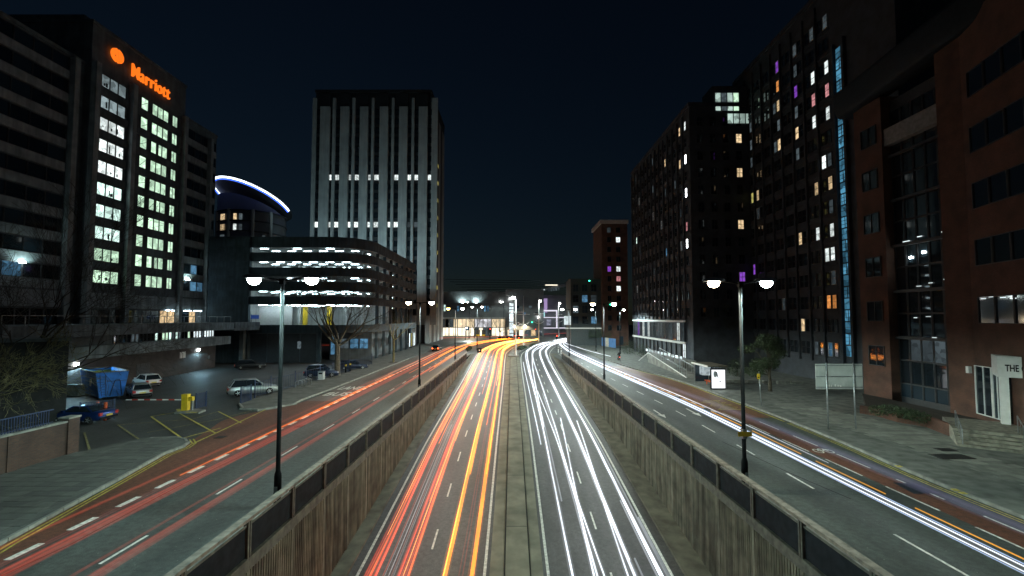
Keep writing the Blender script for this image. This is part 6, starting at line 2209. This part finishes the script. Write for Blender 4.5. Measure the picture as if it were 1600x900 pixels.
# lane changers
Tr.add('TR', [(0, 3.35), (25, 4.05), (50, 5.15)], 8, 48, .66, .045, fz, step=1.5)
Tr.add('TR', [(0, 5.0), (25, 5.7), (50, 6.75)], 8, 47, .66, .045, fz, step=1.5)
Tr.add('TR', [(0, 5.1), (40, 4.0), (80, 3.0)], 8, 62, .66, .04, fz, step=2)
Tr.add('TR', [(40, 3.0), (80, 3.7), (120, 5.2), (140, 5.6)], 45, 128, .66, .05, fz, step=2, r1=.1)
Tr.add('TR', [(40, 2.5), (60, 2.35), (90, 2.2)], 40, 88, .66, .04, fz)
Tr.done()
Tr = Trail('headlight_trails', 'soft dim white streaks beside the bright ones on the right underpass road', T['white_dim'])
for base, y0, y1 in ((6.3, 4, 24), (6.45, 4, 22), (7.6, 4, 28), (7.0, 5, 30), (7.25, 5, 40), (2.7, 4, 20), (4.0, 6, 60), (6.0, 6, 70), (7.5, 20, 80), (5.8, 30, 110), (3.2, 30, 120)):
    Tr.add('TR', base, y0, y1, .7, .05, fz)
Tr.done()
Tr = Trail('headlight_trails', 'bright white streak pair along the right street', T['white'])
for base, z in ((15.33, .62), (15.45, .72)):
    Tr.add('SR', base, 6, 90, z, .013, r1=.08)
    Tr.add('SR', base, 90, 232, z, .09, r1=.2)
Tr.add('SR', 16.4, 24, 90, .7, .004, r1=.08)
Tr.add('SR', 16.4, 90, 232, .7, .08, r1=.18)
Tr.done()
Tr = Trail('headlight_trails', 'lilac wide soft streak over the cycle lane of the right street', T['lilac'])
for k in range(6):
    Tr.add('SR', [(4, 17.9 + .13 * k), (24, 17.75 + .13 * k), (60, 16.7 + .12 * k), (120, 16.9 + .1 * k)], 5, 150, .7 + .06 * (k % 3), .065, r1=.09)
Tr.done()
Tr = Trail('headlight_trails', 'thin blue-white streaks under the bright right street trail', T['blue'])
for base, z in ((15.27, .58), (15.52, .76)):
    Tr.add('SR', base, 6, 150, z, .014, r1=.03)
Tr.done()
Tr = Trail('indicator_trails', 'broken amber indicator dashes along the right street', trail_mat('trail_indicator', (1.0, .42, .02), .45))
y = 8.0
while y < 70:
    L_ = rr.uniform(4.0, 5.2)
    Tr.add('SR', 15.85, y, y + L_, .75, .022, step=1.2, r1=.022); y += L_ * 1.28
Tr.done()
Tr = Trail('tail_light_trails', 'broad red streaks along the bus lane edge of the left street', T['red_st'])
for k in range(16):
    base = rr.uniform(-15.2, -14.6)
    Tr.add('SL', jitter(base, 5, 120, .1, rr), rr.uniform(3, 10), rr.uniform(90, 125), rr.uniform(.6, 1.0), .022, r1=.05)
Tr.done()
Tr = Trail('tail_light_trails', 'faint red streaks in the outer lane of the left street', T['red_dim'])
for k in range(9):
    base = rr.choice([-12.3, -12.0, -15.9, -12.15, -16.0, -12.2])
    Tr.add('SL', jitter(base, 5, 120, .12, rr), rr.uniform(4, 14), rr.uniform(80, 130), rr.uniform(.6, 1.2), .035, r1=.06)
Tr.done()
Tr = Trail('tail_light_trails', 'orange streaks of the left street running into the curve', T['orange'])
for base, y0, y1 in ((-15.6, 34, 120), (-12.2, 52, 165), (-11.6, 64, 168), (-13.9, 62, 165), (-15.7, 22, 60)):
    Tr.add('SL', jitter(base, y0, y1, .1, rr), y0, y1, .75, .025, r1=.11)
Tr.done()
Tr = Trail('tail_light_trails', 'bright amber streaks where the left street bends to the right', T['amber'])
for base, y0 in ((-11.9, 70), (-14.0, 72), (-12.3, 85), (-14.4, 90)):
    Tr.add('SL', jitter(base, y0, 165, .1, rr), y0, 166, .75, .05, r1=.12)
Tr.done()
Tr = Trail('tail_light_trails', 'pale pink streak of the left street near the kerb', T['pink'])
Tr.add('SL', -16.4, 55, 120, .7, .03, r1=.07); Tr.add('SL', -16.2, 60, 118, .9, .02, r1=.05)
Tr.done()
# far junction traffic running across
Tr = Trail('tail_light_trails', 'thin red streak crossing the far junction to the right', T['red'])
Tr.b.tube([(-4, 186, .8), (10, 205, .8), (26, 222, .9), (52, 250, .9)], .12, 6); Tr.b.tube([(-30, 168, .8), (-14, 178, .8), (-4, 186, .8)], .12, 6)
Tr.b.tube([(-60, 120.5, .8), (-45, 128, .8)], .05, 6)
Tr.done()
Tr = Trail('headlight_trails', 'white bicycle lamp streak along the right kerb to the cyclist', T['white'])
Tr.add('SR', [(86, 21.0), (100, 19.8), (118, 18.4), (137, 16.6)], 87.5, 140, .9, .035, r1=.07)
Tr.done()
